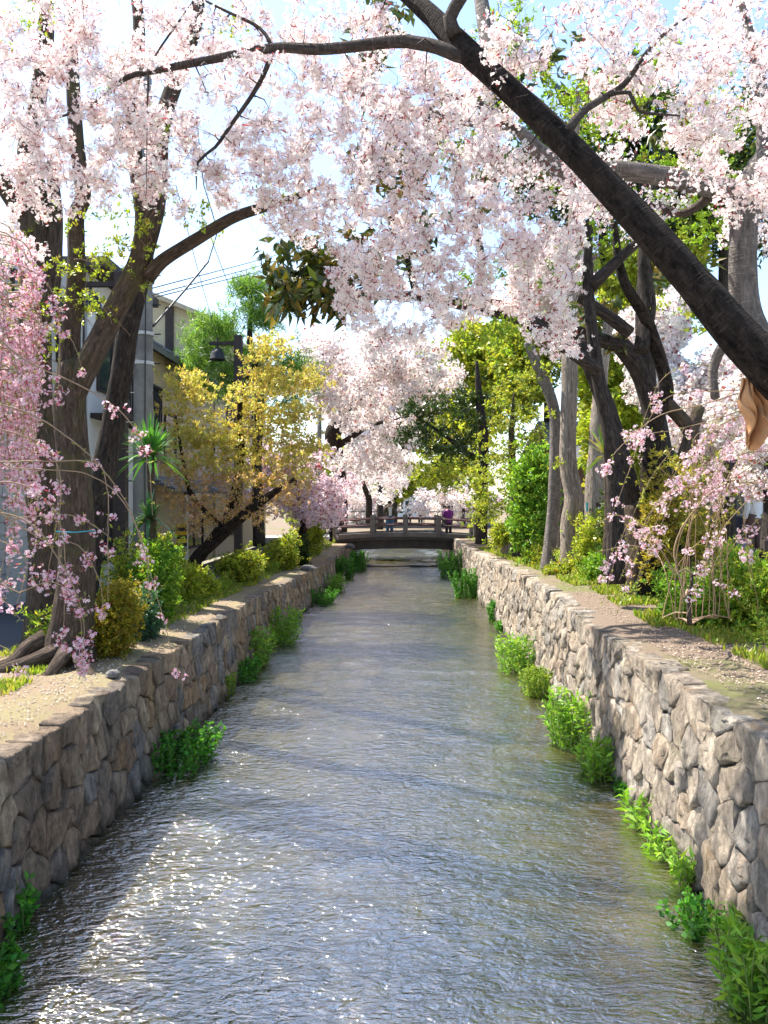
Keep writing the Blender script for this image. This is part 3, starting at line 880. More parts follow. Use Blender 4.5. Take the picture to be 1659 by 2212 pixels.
mass = [(90, 40, 8, 150, 80), (260, 60, 8, 150, 80), (440, 50, 7.6, 150, 70), (600, 40, 7.4, 110, 60), (750, 30, 7.4, 100, 50), (120, 170, 8, 160, 90), (300, 190, 7.8, 130, 70),
        (430, 210, 7.6, 120, 80), (80, 300, 8, 120, 90), (210, 290, 8, 110, 70), (180, 390, 8.2, 130, 60), (60, 420, 8.3, 90, 60), (370, 300, 7.8, 110, 60), (500, 330, 7.5, 100, 60), (560, 230, 7.4, 110, 90),
        (680, 190, 7.4, 120, 80), (650, 300, 7.5, 110, 80), (760, 260, 7.3, 120, 100), (740, 380, 7.3, 120, 80), (650, 420, 7.6, 90, 60), (850, 190, 7, 100, 80), (880, 300, 7, 120, 90),
        (850, 420, 7, 130, 100), (760, 500, 7.4, 120, 60), (640, 480, 7.7, 60, 25), (950, 400, 6.9, 110, 90), (960, 520, 6.9, 120, 90), (860, 590, 7, 110, 70), (780, 620, 7.2, 80, 60), (1060, 330, 6.8, 90, 90),
        (1080, 480, 6.9, 120, 90), (1050, 600, 6.9, 110, 70), (960, 670, 7, 110, 60), (820, 700, 7.1, 100, 50), (1160, 560, 7, 100, 80), (1180, 660, 7, 80, 70), (1200, 740, 7, 70, 50), (1230, 480, 7, 90, 60),
        (1130, 60, 6.4, 90, 70), (1230, 90, 6.6, 120, 80), (1130, 140, 6.2, 60, 50), (1370, 60, 6.8, 130, 70), (1500, 70, 6.9, 110, 80), (1620, 80, 7, 80, 100), (1330, 170, 6.5, 110, 60),
        (1440, 190, 6.7, 120, 60), (1560, 210, 6.8, 100, 70), (1500, 330, 7, 90, 60), (1610, 330, 7.2, 70, 80), (1060, 150, 5.9, 30, 30), (1040, 220, 7.2, 120, 70), (1600, 440, 7.4, 60, 60), 
        (960, 160, 7.4, 80, 50), (650, 120, 7.7, 90, 60), (40, 120, 8.4, 90, 70), (230, 120, 8.4, 120, 60), (400, 110, 8.2, 110, 50), (30, 240, 8.4, 70, 60), (140, 350, 8.5, 100, 50), (300, 330, 8.3, 90, 50), (520, 130, 7.9, 90, 60), (30, 520, 8.4, 60, 50), (270, 250, 8.3, 90, 50), (470, 390, 7.7, 70, 40), (340, 400, 8, 50, 30), (560, 330, 7.8, 70, 60), (850, 110, 7.6, 80, 50)]
tg = np.concatenate([ell(x, y, Y, rx, ry, .7, 17) for (x, y, Y, rx, ry) in mass])
ps = T.grow(tg, .0068, .14, .12, maxr=.018)
pos = along(ps, .037, .1, .015)
pos = np.repeat(pos, rng.choice([1, 2, 3, 5, 8], len(pos)), 0); pos += rng.normal(0, .042, pos.shape)
tg2 = np.concatenate([ell(x, y, Y-.25, rx*1.25, ry*1.25, .6, 7) for (x, y, Y, rx, ry) in mass])
T.grow(tg2, .0042, .12, .16, maxr=.008)       # bare twig ends between the sprays
def bare(pos, pts, rad):
    P, _ = catmull(pts, [1]*len(pts), .1)
    d = np.sqrt(((pos[:, None]-P[None])**2).sum(2)); k = d.argmin(1)
    return ~((d.min(1) < rad) & (pos[:, 1] < P[k, 1]+.1) & (rng.uniform(size=len(pos)) < .96))
pos = pos[(pos[:, 0]*F/pos[:, 1]+CX < 1150) | (rng.uniform(size=len(pos)) < .8)]
pos = pos[bare(pos, [at(1660, 792, 5.5), at(1310, 400, 6.0), at(1150, 240, 6.3), at(1010, 112, 6.6), at(925, 28, 6.85), at(845, -40, 7.1)], .75)]
pos = pos[bare(pos, [at(990, 140, 6.62), at(850, 90, 6.8), at(700, 106, 7.0), at(590, 104, 7.2), at(450, 130, 7.4), at(340, 152, 7.6)], .30)]
pos = pos[bare(pos, [at(588, 112, 7.2), at(545, 205, 7.25), at(465, 318, 7.35), at(428, 350, 7.4)], .25)]
T.twigs()
Q, C = scatter(BV, pos, np.clip(rng.normal(.078, .018, len(pos)), .04, .125), tint=tints(len(pos), .05, .02))
T.crown(Q, C, 'petal')
print('near blossom clusters', len(pos), 'quads', len(Q))

# --- grey smooth cherry behind it
T = Tree('cherry_tree', 'grey smooth-barked cherry tree behind the leaning trunk on the right', at(1790, 1290, 8.8))
T.limb([at(1790, 1300, 8.8), at(1760, 1100, 8.8), at(1710, 900, 8.7), at(1640, 740, 8.6), at(1606, 640, 8.6), at(1608, 480, 8.5), at(1632, 385, 8.4), at(1680, 310, 8.4), at(1740, 180, 8.4)],
       [.2, .17, .16, .155, .15, .14, .15, .13, .1], 'bark_grey', 'trunk', 18, .08, .06)
T.limb([at(1640, 720, 8.65), at(1570, 740, 8.8), at(1540, 800, 8.9), at(1545, 860, 8.9)], [.07, .06, .055, .05], 'bark_grey', 'branch', 10, .08)
T.limb([at(1625, 420, 8.45), at(1500, 395, 8.6), at(1400, 375, 8.7), at(1300, 368, 8.7), at(1235, 385, 8.6), at(1172, 335, 8.5), at(1110, 278, 8.4), at(1010, 262, 8.4), at(870, 230, 8.5), at(740, 190, 8.7)],
       [.12, .11, .10, .10, .105, .09, .055, .05, .035, .012], 'bark_grey', 'branch', 14, .08, .08)
T.limb([at(1120, 285, 8.4), at(1060, 240, 8.3), at(980, 210, 8.3), at(900, 245, 8.3), at(800, 250, 8.4)], [.045, .04, .03, .02, .008], 'bark_ring', 'branch', 9, .08)
T.limb([at(1655, 350, 8.4), at(1650, 250, 8.4), at(1630, 120, 8.4), at(1600, 0, 8.5)], [.09, .08, .06, .03], 'bark_grey', 'branch', 12, .08)
T.limb([at(1560, 400, 8.5), at(1480, 460, 8.9), at(1400, 440, 9.1), at(1330, 460, 9.3)], [.06, .045, .03, .012], 'bark_ring', 'branch', 9, .08)
mass = [(1000, 300, 8.6, 110, 60), (880, 240, 8.7, 110, 60), (760, 190, 8.9, 90, 50), (1150, 400, 8.8, 110, 60), (1260, 430, 9, 70, 40), (1400, 480, 9.2, 60, 30),
        (1590, 250, 8.6, 90, 90), (1500, 130, 8.8, 110, 70), (1640, 120, 8.6, 80, 120), (1600, 0, 8.8, 120, 60), (1320, 350, 8.9, 100, 40), (1650, 480, 8.8, 50, 80)]
tg = np.concatenate([ell(x, y, Y, rx, ry, .9, 15) for (x, y, Y, rx, ry) in mass])
ps = T.grow(tg, .005, .15, .1, maxr=.016)
pos = along(ps, .045, .15, .02)
pos = np.repeat(pos, 4, 0); pos += rng.normal(0, .07, pos.shape)
T.twigs()
Q, C = scatter(BVF, pos, rng.uniform(.065, .095, len(pos)), tint=tints(len(pos), .05, .02))
T.crown(Q, C, 'petal')

def leafy(T, masses, var, size, dens, rY, mat='leaf', r=.006, spacing=.07, jit=.06, tg_per=10, name='crown', tint=(.14, .05), up=True, twigmat='twig', maxr=.02, rep=3, zj=.8):
    tg = np.concatenate([ell(m[0], m[1], m[2], m[3], m[4], rY if len(m) < 6 else m[5], max(2, int(tg_per*dens*(m[6] if len(m) > 6 else 1)))) for m in masses])
    ps = T.grow(tg, r, .2, .12, maxr=maxr)
    pos = along(ps, spacing, .2, jit*.5)
    pos = np.repeat(pos, rep, 0); pos += rng.normal(0, 1, pos.shape)*jit*np.array([1.3, 1.3, zj])
    rot = rot_to(rng.normal(0, .7, pos.shape)+np.array([0, 0, .9 if up else -.6]))
    Q, C = scatter(var, pos, rng.uniform(size*.75, size*1.25, len(pos)), rot, tints(len(pos), *tint))
    T.crown(Q, C, mat, name)
    T.twigs(twigmat)
    return len(Q)

# --- left bank trees
T = Tree('mossy_tree', 'large forked mossy tree with spreading roots on the left bank', at(150, 1430, 9.7))
rt = M['bark_moss']
T.limb([at(150, 1470, 9.7), at(150, 1410, 9.7), at(158, 1330, 9.7), at(165, 1200, 9.7), at(160, 1020, 9.7), at(150, 880, 9.7), at(158, 790, 9.7)], [.40, .30, .24, .21, .185, .18, .17], 'bark_moss', 'trunk', 26, .06, .08, .10)
T.limb([at(160, 850, 9.7), at(200, 765, 9.6), at(262, 645, 9.5), at(300, 570, 9.5), at(308, 470, 9.5), at(292, 340, 9.6), at(288, 230, 9.7), at(300, 60, 9.8), at(280, -100, 10)], [.14, .138, .13, .125, .085, .085, .08, .07, .05], 'bark_moss', 'branch', 18, .08, .08, .06)
T.limb([at(305, 570, 9.5), at(335, 450, 9.5), at(345, 340, 9.6), at(350, 260, 9.7), at(420, 60, 9.9), at(430, -60, 10)], [.11, .12, .10, .10, .085, .06], 'bark_moss', 'branch', 14, .08, .09)
T.limb([at(150, 860, 9.75), at(150, 740, 9.8), at(165, 600, 9.8), at(165, 460, 9.8), at(180, 430, 9.8), at(165, 300, 9.9), at(155, 130, 10), at(150, 0, 10.1)], [.13, .12, .11, .095, .09, .085, .08, .06], 'bark_moss', 'branch', 14, .08, .08)
T.limb([at(318, 600, 9.5), at(350, 565, 9.45), at(420, 520, 9.4), at(500, 472, 9.3), at(570, 448, 9.2), at(640, 425, 9.1), at(690, 405, 9.0)], [.09, .075, .07, .062, .056, .04, .02], 'bark_moss', 'branch', 12, .08, .08)
for pts, r in (([at(140, 1400, 9.6), at(80, 1425, 9.3), at(0, 1452, 9.1), at(-80, 1480, 9.0)], [.12, .09, .07, .03]), ([at(150, 1400, 9.5), at(120, 1440, 9.1), at(90, 1475, 8.9), at(60, 1492, 8.8)], [.11, .075, .05, .02]),
               ([at(165, 1400, 9.5), at(180, 1440, 9.2), at(215, 1478, 8.9), at(240, 1490, 8.8)], [.11, .07, .04, .015]), ([at(100, 1380, 9.7), at(60, 1400, 9.6), at(20, 1435, 9.4), at(-60, 1450, 9.3)], [.13, .1, .08, .05])):
    T.limb(pts, r, 'bark_moss', 'root', 12, .07, .12, sk=False)
MB().tube([(at(120, 1148, 9.4)+np.array([0, 0, 0])), at(160, 1150, 9.42), at(205, 1146, 9.45)], .008, 6).build('tied_rope', M['blue'], T.root)
leafy(T, [(300, 590, 9.4, 80, 60), (260, 560, 9.4, 70, 40), (330, 450, 9.5, 60, 60), (210, 640, 9.5, 50, 40), (240, 700, 9.4, 50, 40), (600, 420, 9.1, 60, 30), (140, 700, 9.8, 60, 60), (60, 20, 9.9, 80, 40), (350, 300, 9.6, 50, 50), (180, 480, 9.8, 70, 40), (420, 480, 9.4, 60, 20), (520, 60, 9.6, 70, 40), (300, 420, 9.2, 50, 60), (290, 500, 9.3, 60, 50), (210, 560, 9.5, 70, 50), (150, 620, 9.6, 60, 50), (260, 160, 9.3, 60, 40), (40, 80, 9.5, 70, 40)],
      LV_yg, .075, 1.0, .5, spacing=.11, tg_per=10, jit=.06, twigmat='twig_pale', rep=3)

T = Tree('tall_tree', 'tall dark straight trunk at the left edge behind the mossy tree', at(80, 1370, 11.2))
T.limb([at(100, 1420, 11.2), at(98, 1330, 11.2), at(100, 1200, 11.2), at(90, 1050, 11.1), at(78, 850, 11.1), at(74, 600, 11), at(70, 430, 11), at(62, 310, 11), at(80, 230, 11), at(100, 60, 11), at(95, -80, 11)], [.36, .27, .23, .22, .21, .20, .19, .13, .11, .10, .08], 'bark_moss', 'trunk', 20, .09, .07, .06)
T.limb([at(66, 470, 11), at(30, 430, 10.8), at(-30, 340, 10.6)], [.15, .13, .10], 'bark_moss', 'branch', 12, .1)
T.limb([at(85, 700, 11), at(112, 600, 11), at(118, 450, 11.1), at(110, 350, 11.2)], [.14, .12, .10, .06], 'bark_moss', 'branch', 12, .1)
leafy(T, [(130, 760, 11, 60, 60), (40, 780, 11, 60, 60), (40, 700, 11, 60, 80), (60, 520, 11, 50, 60), (30, 30, 11, 70, 50), (110, 640, 11, 50, 50), (30, 600, 11.2, 40, 80)], LV_yg, .08, 1.0, .5, spacing=.12, tg_per=8, twigmat='twig_pale')

T = Tree('leaning_tree', 'dark slender trunk leaning right behind the mossy tree on the left bank', at(180, 1330, 12.2))
T.limb([at(170, 1370, 12.2), at(185, 1250, 12.2), at(205, 1100, 12.2), at(232, 980, 12.2), at(258, 840, 12.1), at(278, 700, 12), at(305, 590, 12), at(330, 430, 12), at(370, 200, 12)], [.22, .19, .19, .17, .16, .15, .14, .11, .06], 'bark_dark', 'trunk', 16, .09, .08, .06)
tg = np.concatenate([ell(x, y, 11.8, 90, 70, .8, 18) for x, y in ((420, 420), (480, 380), (400, 560), (520, 500), (460, 300), (400, 640), (350, 700), (240, 760), (440, 700), (120, 560), (230, 500))])
T.grow(tg, .003, .2, .12, maxr=.012); T.twigs('twig')

def bush(name, label, x, y, Y, rx, ry, rY, var, size, n, mat='leaf', cat='shrub', group=None, stems=5, zbase=None, stemmat='twig', lumps=7, tint=(.16, .05), extra=None):
    """shrub: stems from the ground, lumps of leaf clusters; (x, y, Y) is its middle"""
    c = at(x, y, Y); k = Y/F
    zb = zbase if zbase is not None else (ZL(Y) if c[0] < 0 else ZR(Y))
    top_ = c[2]+ry*k; c[2] = (top_+zb)/2; ry = max(.12, (top_-zb)/2)/k
    T = Tree(name, label, (c[0], Y, zb), group, cat)
    paths = []
    for i in range(stems):
        e = c+rng.uniform(-.6, .6, 3)*np.array([rx*k, rY, ry*k])
        b = np.array([c[0]+rng.uniform(-.15, .15)*rx*k, Y+rng.uniform(-.1, .1), zb-.05])
        m = (b+e)/2+rng.normal(0, .05, 3)
        P, R = catmull([b, m, e], [.014, .011, .005], .15)
        paths.append((P, R))
    link('stem', twig_mesh('stem', paths, 5), M[stemmat], T.root, kind='stuff')
    pos, nor = [], []
    for i in range(lumps):
        d = rng.normal(size=3); d /= np.linalg.norm(d); d[2] = rng.uniform(-1.15, .85)
        lc = c+d*np.array([rx*k, rY, ry*k])*.55
        f = rng.uniform(.34, .62)
        dd = rng.normal(size=(n//lumps, 3)); dd /= np.linalg.norm(dd, axis=1, keepdims=True)
        rr = rng.uniform(.45, 1.05, (len(dd), 1))**.6
        pos.append(lc+dd*rr*np.array([rx*k, rY, ry*k])*f); nor.append(dd)
    pos = np.concatenate(pos); nor = np.concatenate(nor)
    fl_ = (rng.uniform(size=(len(pos), 1)) < .3)*np.abs(rng.normal(0, .22, (len(pos), 1)))
    pos = pos+nor*fl_*np.array([rx*k, rY, ry*k])+rng.normal(0, .03, pos.shape)
    keep = pos[:, 2] > zb+.02
    pos, nor = pos[keep], nor[keep]
    rot = rot_to(nor+rng.normal(0, .45, nor.shape)+np.array([0, 0, .35]))
    Q, C = scatter(var, pos, rng.uniform(size*.7, size*1.3, len(pos)), rot, tints(len(pos), *tint))
    if extra is not None:
        v2, s2, n2 = extra
        pk = rng.integers(0, len(pos), n2)
        Q2, C2 = scatter(v2, pos[pk]+nor[pk]*.03, rng.uniform(s2*.8, s2*1.2, n2))
        Q = np.concatenate([Q, Q2]); C = np.concatenate([C, C2])
    T.crown(Q, C, mat, 'crown')
    return T

# ------------------------------------------------------------------ background and right bank trees
# yellow maple on the left bank
T = Tree('maple_tree', 'golden yellow maple leaning over the left bank below the bell lamp', at(425, 1215, 19))
T.limb([at(405, 1245, 19), at(430, 1200, 19), at(470, 1165, 18.9), at(530, 1110, 18.7), at(590, 1065, 18.5), at(635, 1035, 18.3)], [.17, .15, .13, .12, .08, .04], 'bark_cherry', 'trunk', 14, .12)
T.limb([at(430, 1205, 19), at(470, 1150, 19.2), at(490, 1120, 19.3), at(520, 1000, 19.5), at(520, 860, 19.6), at(560, 760, 19.7)], [.14, .12, .11, .09, .06, .02], 'bark_cherry', 'branch', 12, .12)
T.limb([at(480, 1140, 19.2), at(420, 1080, 19.2), at(400, 1020, 19.2), at(380, 900, 19.2)], [.08, .06, .05, .02], 'bark_cherry', 'branch', 10, .12)
my = [(520, 960, 19.5, 90, 50), (600, 930, 19.5, 90, 40), (450, 930, 19.3, 80, 50), (400, 870, 19.3, 40, 60), (540, 870, 19.6, 60, 28), (600, 835, 19.7, 45, 28), (575, 790, 19.7, 28, 30), (640, 890, 19.5, 60, 30), (640, 970, 19.3, 60, 30), (480, 1000, 19.3, 110, 40), (580, 1010, 19.2, 90, 30), (420, 960, 19.2, 60, 40), (590, 745, 19.7, 20, 20), (660, 820, 19.7, 40, 25), (390, 820, 19.3, 30, 25)]
leafy(T, my, LV_mp, .15, 1.0, .9, spacing=.085, tg_per=13, jit=.18, rep=5, zj=.2)
mo = [(380, 1090, 19, 40, 40), (480, 1090, 19, 70, 30), (600, 1080, 18.7, 60, 35), (620, 1030, 18.7, 60, 30), (400, 1060, 19.0, 60, 40), (470, 1050, 19, 80, 40), (560, 1060, 18.8, 90, 40), (430, 1120, 19, 50, 30), (530, 1110, 18.9, 60, 30), (380, 1010, 19.1, 40, 40)]
T.paths = []
leafy(T, mo, LV_or, .12, 1.0, .9, spacing=.09, tg_per=14, jit=.16, name='lower_crown', rep=5, zj=.4)

# green podocarp behind the lamp
T = Tree('evergreen_tree', 'feathery green evergreen behind the bell lamp, clipped into rounded pads', at(540, 1150, 25.5))
T.limb([at(560, 1180, 25.5), at(555, 1000, 25.5), at(560, 850, 25.5), at(540, 740, 25.5), at(545, 640, 25.5)], [.2, .17, .14, .1, .03], 'bark_dark', 'trunk', 12, .2)
leafy(T, [(440, 740, 25.5, 50, 60), (430, 810, 25.5, 40, 40), (470, 700, 25.5, 40, 30), (540, 650, 25.5, 45, 50), (560, 690, 25.5, 40, 30), (500, 780, 25.5, 60, 40), (600, 790, 25.5, 60, 50), (640, 820, 25.5, 50, 40), (480, 840, 25.5, 60, 30), (540, 620, 25.5, 20, 20), (600, 850, 25.5, 70, 60), (430, 770, 25.5, 60, 50), (580, 660, 25.5, 20, 30)],
      LV_con, .26, 1.0, .7, spacing=.13, tg_per=20, jit=.17, rep=6)

# pink weeping cherry in the middle distance, left bank
def far_cherry(name, label, base, trunk, masses, var, size, spacing, tg_per=14, rY=1.6, bark='bark_cherry', jit=.12, extra=(), tr=(.06, .02)):
    T = Tree(name, label, base)
    T.limb(trunk[0], trunk[1], bark, 'trunk', 12, .2)
    for p, r in extra: T.limb(p, r, bark, 'branch', 9, .2)
    tg = np.concatenate([ell(x, y, Y, rx, ry, rY, tg_per) for (x, y, Y, rx, ry) in masses])
    ps = T.grow(tg, .008, .35, .12, maxr=.03)
    pos = along(ps, spacing, .15, jit*.5); pos = np.repeat(pos, 6, 0); pos += rng.normal(0, jit*1.6, pos.shape); T.twigs()
    Q, C = scatter(var, pos, rng.uniform(size*.75, size*1.25, len(pos)), tint=tints(len(pos), *tr))
    T.crown(Q, C, 'petal')
    return T
far_cherry('weeping_cherry', 'rosy weeping cherry beyond the golden maple, left of the bridge', at(650, 1170, 31),
           ([at(650, 1185, 31), at(655, 1120, 31), at(640, 1060, 31), at(630, 990, 31)], [.16, .13, .1, .04]),
           [(540, 1060, 29, 60, 40), (500, 1020, 28, 60, 30), (590, 1000, 30, 50, 30), (620, 1030, 31, 60, 40), (690, 1010, 31, 45, 40), (660, 1060, 31, 70, 40), (710, 1070, 32, 40, 40), (600, 1090, 31, 60, 30), (680, 1110, 31, 50, 30), (560, 1000, 30, 60, 30), (650, 970, 31, 50, 20)], RVX, .17, .12, 13, tr=(.08, .03))
# white cherry over the bridge
far_cherry('cherry_tree', 'white cherry with a thick dark trunk standing left of the bridge', at(735, 1150, 47),
           ([at(735, 1165, 48), at(738, 1080, 48), at(730, 1000, 47.5), at(720, 940, 47), at(740, 900, 47), at(760, 850, 46)], [.4, .34, .4, .5, .45, .2]),
           [(720, 830, 40, 60, 60), (800, 830, 40, 80, 60), (780, 760, 38, 90, 60), (700, 760, 38, 60, 60), (880, 770, 38, 80, 50), (900, 850, 40, 70, 50), (760, 900, 42, 70, 40), (840, 920, 43, 70, 40), (820, 980, 45, 70, 30), (770, 1010, 46, 60, 30), (860, 1010, 47, 50, 25), (700, 870, 40, 40, 40), (950, 800, 39, 60, 50), (680, 800, 38, 30, 40)],
           BVX, .24, .15, 17, 2.5, jit=.16, extra=[([at(760, 850, 46), at(800, 820, 42), at(860, 790, 39)], [.2, .14, .06]), ([at(735, 960, 47), at(800, 920, 45), at(880, 900, 42)], [.2, .13, .05]), ([at(745, 900, 47), at(715, 850, 43), at(700, 790, 40)], [.2, .12, .05])])
far_cherry('cherry_tree', 'slim cherry tree just behind the bridge beside the man', at(797, 1120, 52),
           ([at(797, 1130, 52), at(797, 1080, 52), at(790, 1060, 52), at(780, 1030, 52)], [.22, .2, .18, .08]),
           [(770, 1040, 52, 50, 20), (820, 1030, 52, 50, 20), (840, 1060, 54, 40, 25), (760, 1080, 54, 40, 30), (860, 1030, 53, 30, 20)], BVX, .22, .2, 12, 1.5)
far_cherry('cherry_tree', 'pale pink cherry beyond the bridge behind the purple coat', at(960, 1120, 60),
           ([at(965, 1130, 60), at(960, 1080, 60), at(950, 1050, 60)], [.2, .18, .08]),
           [(930, 1080, 60, 40, 30), (970, 1075, 60, 35, 30), (1010, 1085, 58, 40, 25), (900, 1100, 62, 30, 20), (985, 1050, 60, 30, 20)], BVX, .25, .2, 13, 1.5)
far_cherry('weeping_cherry', 'small deep pink weeping cherry at the left end of the bridge', at(715, 1160, 40),
           ([at(715, 1170, 40), at(715, 1110, 40), at(725, 1070, 40)], [.09, .08, .04]),
           [(700, 1090, 40, 50, 40), (730, 1050, 40, 40, 30), (680, 1120, 39, 40, 25), (725, 1110, 42, 25, 20)], RVX, .2, .17, 13, 1.0, tr=(.08, .03))

# oak right of the bridge
T = Tree('oak_tree', 'dark glossy evergreen oak overhanging the right end of the bridge', at(1045, 1150, 33))
T.limb([at(1040, 1175, 33), at(1040, 1050, 33), at(1045, 950, 33), at(1035, 860, 33), at(1030, 780, 33)], [.26, .22, .2, .16, .06], 'bark_dark', 'trunk', 12, .2)
T.limb([at(1042, 990, 33), at(1010, 980, 33), at(960, 940, 33), at(900, 900, 33)], [.16, .12, .08, .03], 'bark_dark', 'branch', 10, .2)
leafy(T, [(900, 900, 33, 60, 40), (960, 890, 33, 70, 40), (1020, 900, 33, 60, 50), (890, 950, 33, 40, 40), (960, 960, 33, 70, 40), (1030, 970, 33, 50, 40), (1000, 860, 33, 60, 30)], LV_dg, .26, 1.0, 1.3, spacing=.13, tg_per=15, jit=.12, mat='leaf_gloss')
T.paths = []
leafy(T, [(930, 1000, 36, 70, 25), (1000, 1020, 36, 60, 30), (960, 1040, 38, 60, 25), (1040, 1000, 35, 60, 30)], LV_mix, .22, 1.0, 1.3, spacing=.15, tg_per=13, jit=.12, name='lower_crown')
# yellow-green tall shrub
T = Tree('camphor_tree', 'tall yellow-green clipped camphor tree left of the pale trunks', at(1110, 1190, 24))
T.limb([at(1115, 1210, 24), at(1112, 1080, 24), at(1105, 950, 24), at(1110, 850, 24)], [.14, .12, .1, .03], 'bark_moss', 'trunk', 10, .2)
leafy(T, [(1110, 850, 24, 55, 50), (1130, 910, 24, 60, 40), (1070, 950, 24, 45, 50), (1120, 980, 24, 70, 40), (1060, 1020, 24, 50, 40), (1110, 1050, 24, 60, 40), (1040, 1070, 24.5, 40, 40), (1150, 830, 24, 30, 40), (1080, 1100, 24, 50, 30), (1030, 1110, 25, 40, 40), (1020, 1040, 25, 40, 30), (1090, 880, 24, 50, 50), (1160, 960, 23.5, 40, 60)], LV_mix, .17, 1.0, .8, spacing=.1, tg_per=17, jit=.1)
# light green maples in the upper right
T = Tree('maple_tree', 'fresh light-green maple showing through the blossom at upper right', at(1330, 1230, 12.2))
T.limb([at(1330, 1260, 12.2), at(1325, 1000, 12.2), at(1290, 800, 12.2), at(1270, 600, 12.2), at(1280, 400, 12.2)], [.15, .12, .10, .08, .03], 'bark_dark', 'trunk', 12, .2)
T.limb([at(1290, 800, 12.2), at(1180, 720, 11.6), at(1080, 660, 11.6), at(1000, 640, 11.6)], [.11, .1, .09, .04], 'bark_dark', 'branch', 10, .2)
T.limb([at(1275, 620, 12.2), at(1380, 520, 12.2), at(1480, 440, 12.2)], [.1, .07, .03], 'bark_dark', 'branch', 10, .2)
leafy(T, [(1100, 590, 11.6, 60, 30), (1090, 720, 11.6, 50, 40), (1280, 500, 12.2, 60, 40), (1290, 240, 12.2, 90, 50), (1360, 250, 12.2, 70, 40), (1440, 300, 12.2, 80, 60), (1480, 490, 12.2, 70, 30), (1560, 500, 12.2, 60, 30), (1270, 190, 12.2, 50, 40), (1160, 200, 12.2, 60, 50), (1070, 100, 12.2, 60, 50), (1120, 30, 12.2, 60, 40), (1500, 380, 12.2, 70, 50), (1020, 640, 11.6, 50, 30), (1050, 740, 11.6, 50, 20), (1210, 580, 12.2, 40, 30), (1400, 140, 12.2, 70, 40), (1560, 300, 12.2, 60, 60), (1560, 180, 12.2, 60, 50), (990, 300, 12.2, 60, 40), (890, 330, 12.2, 60, 40), (1220, 380, 12.2, 60, 50), (1430, 430, 12.2, 60, 40)],
      variants(leaf_cluster, 8, [(0.28, 0.42, 0.03), (0.34, 0.46, 0.04), (0.22, 0.36, 0.03)], 10, .5, .3), .10, 1.0, .8, spacing=.085, tg_per=10, jit=.08, maxr=.03)
# magnolia: big glossy leaves in the middle
T = Tree('magnolia_tree', 'magnolia with large glossy bronze-green leaves hanging over the stream', at(1420, 1230, 14.5))
T.limb([at(1440, 1270, 14.5), at(1430, 1000, 14.5), at(1390, 820, 14.5), at(1330, 730, 14.3)], [.24, .2, .18, .16], 'bark_dark', 'trunk', 16, .15)
T.limb([at(1350, 750, 14.3), at(1250, 720, 13.8), at(1140, 690, 13.2), at(1030, 665, 12.8), at(900, 640, 12.4), at(800, 640, 12), at(720, 640, 11.8), at(650, 620, 11.6)], [.13, .12, .11, .1, .07, .06, .05, .03], 'bark_dark', 'branch', 12, .12)
T.limb([at(900, 640, 12.4), at(880, 560, 12.3), at(850, 470, 12.3), at(880, 380, 12.4), at(920, 290, 12.5)], [.06, .055, .05, .04, .02], 'bark_dark', 'branch', 10, .12)
T.limb([at(1030, 665, 12.8), at(1040, 560, 12.9), at(1020, 440, 13), at(1060, 330, 13), at(1080, 200, 13)], [.07, .06, .05, .04, .02], 'bark_dark', 'branch', 10, .12)
T.limb([at(1400, 850, 14.5), at(1390, 700, 14.5), at(1395, 560, 14.5), at(1400, 450, 14.6), at(1440, 300, 14.7)], [.17, .15, .13, .1, .04], 'bark_dark', 'branch', 12, .12)
mg = [(640, 560, 11.7, 60, 50), (700, 580, 11.8, 60, 50), (620, 640, 11.6, 40, 40), (720, 650, 11.8, 50, 30), (760, 540, 12, 60, 50), (820, 360, 12.3, 60, 50), (880, 460, 12.3, 70, 60), (980, 400, 12.8, 70, 60), (1020, 350, 13, 70, 60), (880, 560, 12.3, 60, 50), (950, 300, 12.6, 60, 40), (820, 310, 12.3, 50, 30), (780, 120, 12.5, 50, 40), (1060, 230, 13, 60, 60), (1240, 160, 14, 70, 50), (1390, 130, 14.5, 70, 50), (1540, 240, 14.5, 70, 60), (1290, 720, 13.9, 50, 60), (1290, 640, 14, 50, 60), (1440, 300, 14.7, 80, 60), (1500, 560, 14.7, 70, 60), (1130, 400, 13.2, 60, 50), (1160, 120, 13.5, 70, 50), (860, 20, 12.6, 50, 40)]
leafy(T, mg+mg[:6]+mg[:6], MAG, .25, 1.0, .6, spacing=.26, tg_per=5.5, jit=.12, mat='leaf_gloss', r=.01, up=False, rep=2)

# the dark multi-stemmed tree with the hollow base
T = Tree('hollow_tree', 'dark many-stemmed old tree with a hollow base on the right bank', at(1395, 1300, 13.3))
T.limb([at(1392, 1325, 13.3), at(1392, 1290, 13.3), at(1388, 1200, 13.3), at(1380, 1090, 13.3)], [.46, .42, .34, .28], 'bark_moss', 'trunk', 26, .08, .09, .08)
T.limb([at(1375, 1130, 13.3), at(1345, 1000, 13.2), at(1310, 880, 13.1), at(1275, 790, 13), at(1255, 740, 13)], [.16, .15, .14, .12, .09], 'bark_dark', 'branch', 16, .1, .08, .05)
T.limb([at(1400, 1110, 13.3), at(1405, 1000, 13.3), at(1420, 900, 13.3), at(1440, 840, 13.3), at(1400, 700, 13.3), at(1345, 600, 13.2), at(1325, 480, 13.2)], [.16, .14, .12, .11, .10, .08, .05], 'bark_cherry', 'branch', 16, .1, .08, .05)
T.limb([at(1385, 760, 13.3), at(1400, 660, 13.4), at(1390, 560, 13.4), at(1400, 460, 13.5), at(1370, 330, 13.6)], [.13, .13, .10, .08, .04], 'bark_dark', 'branch', 14, .1)
T.limb([at(1360, 720, 13.3), at(1310, 680, 13.2), at(1250, 640, 13.1)], [.11, .10, .085], 'bark_dark', 'branch', 12, .1)
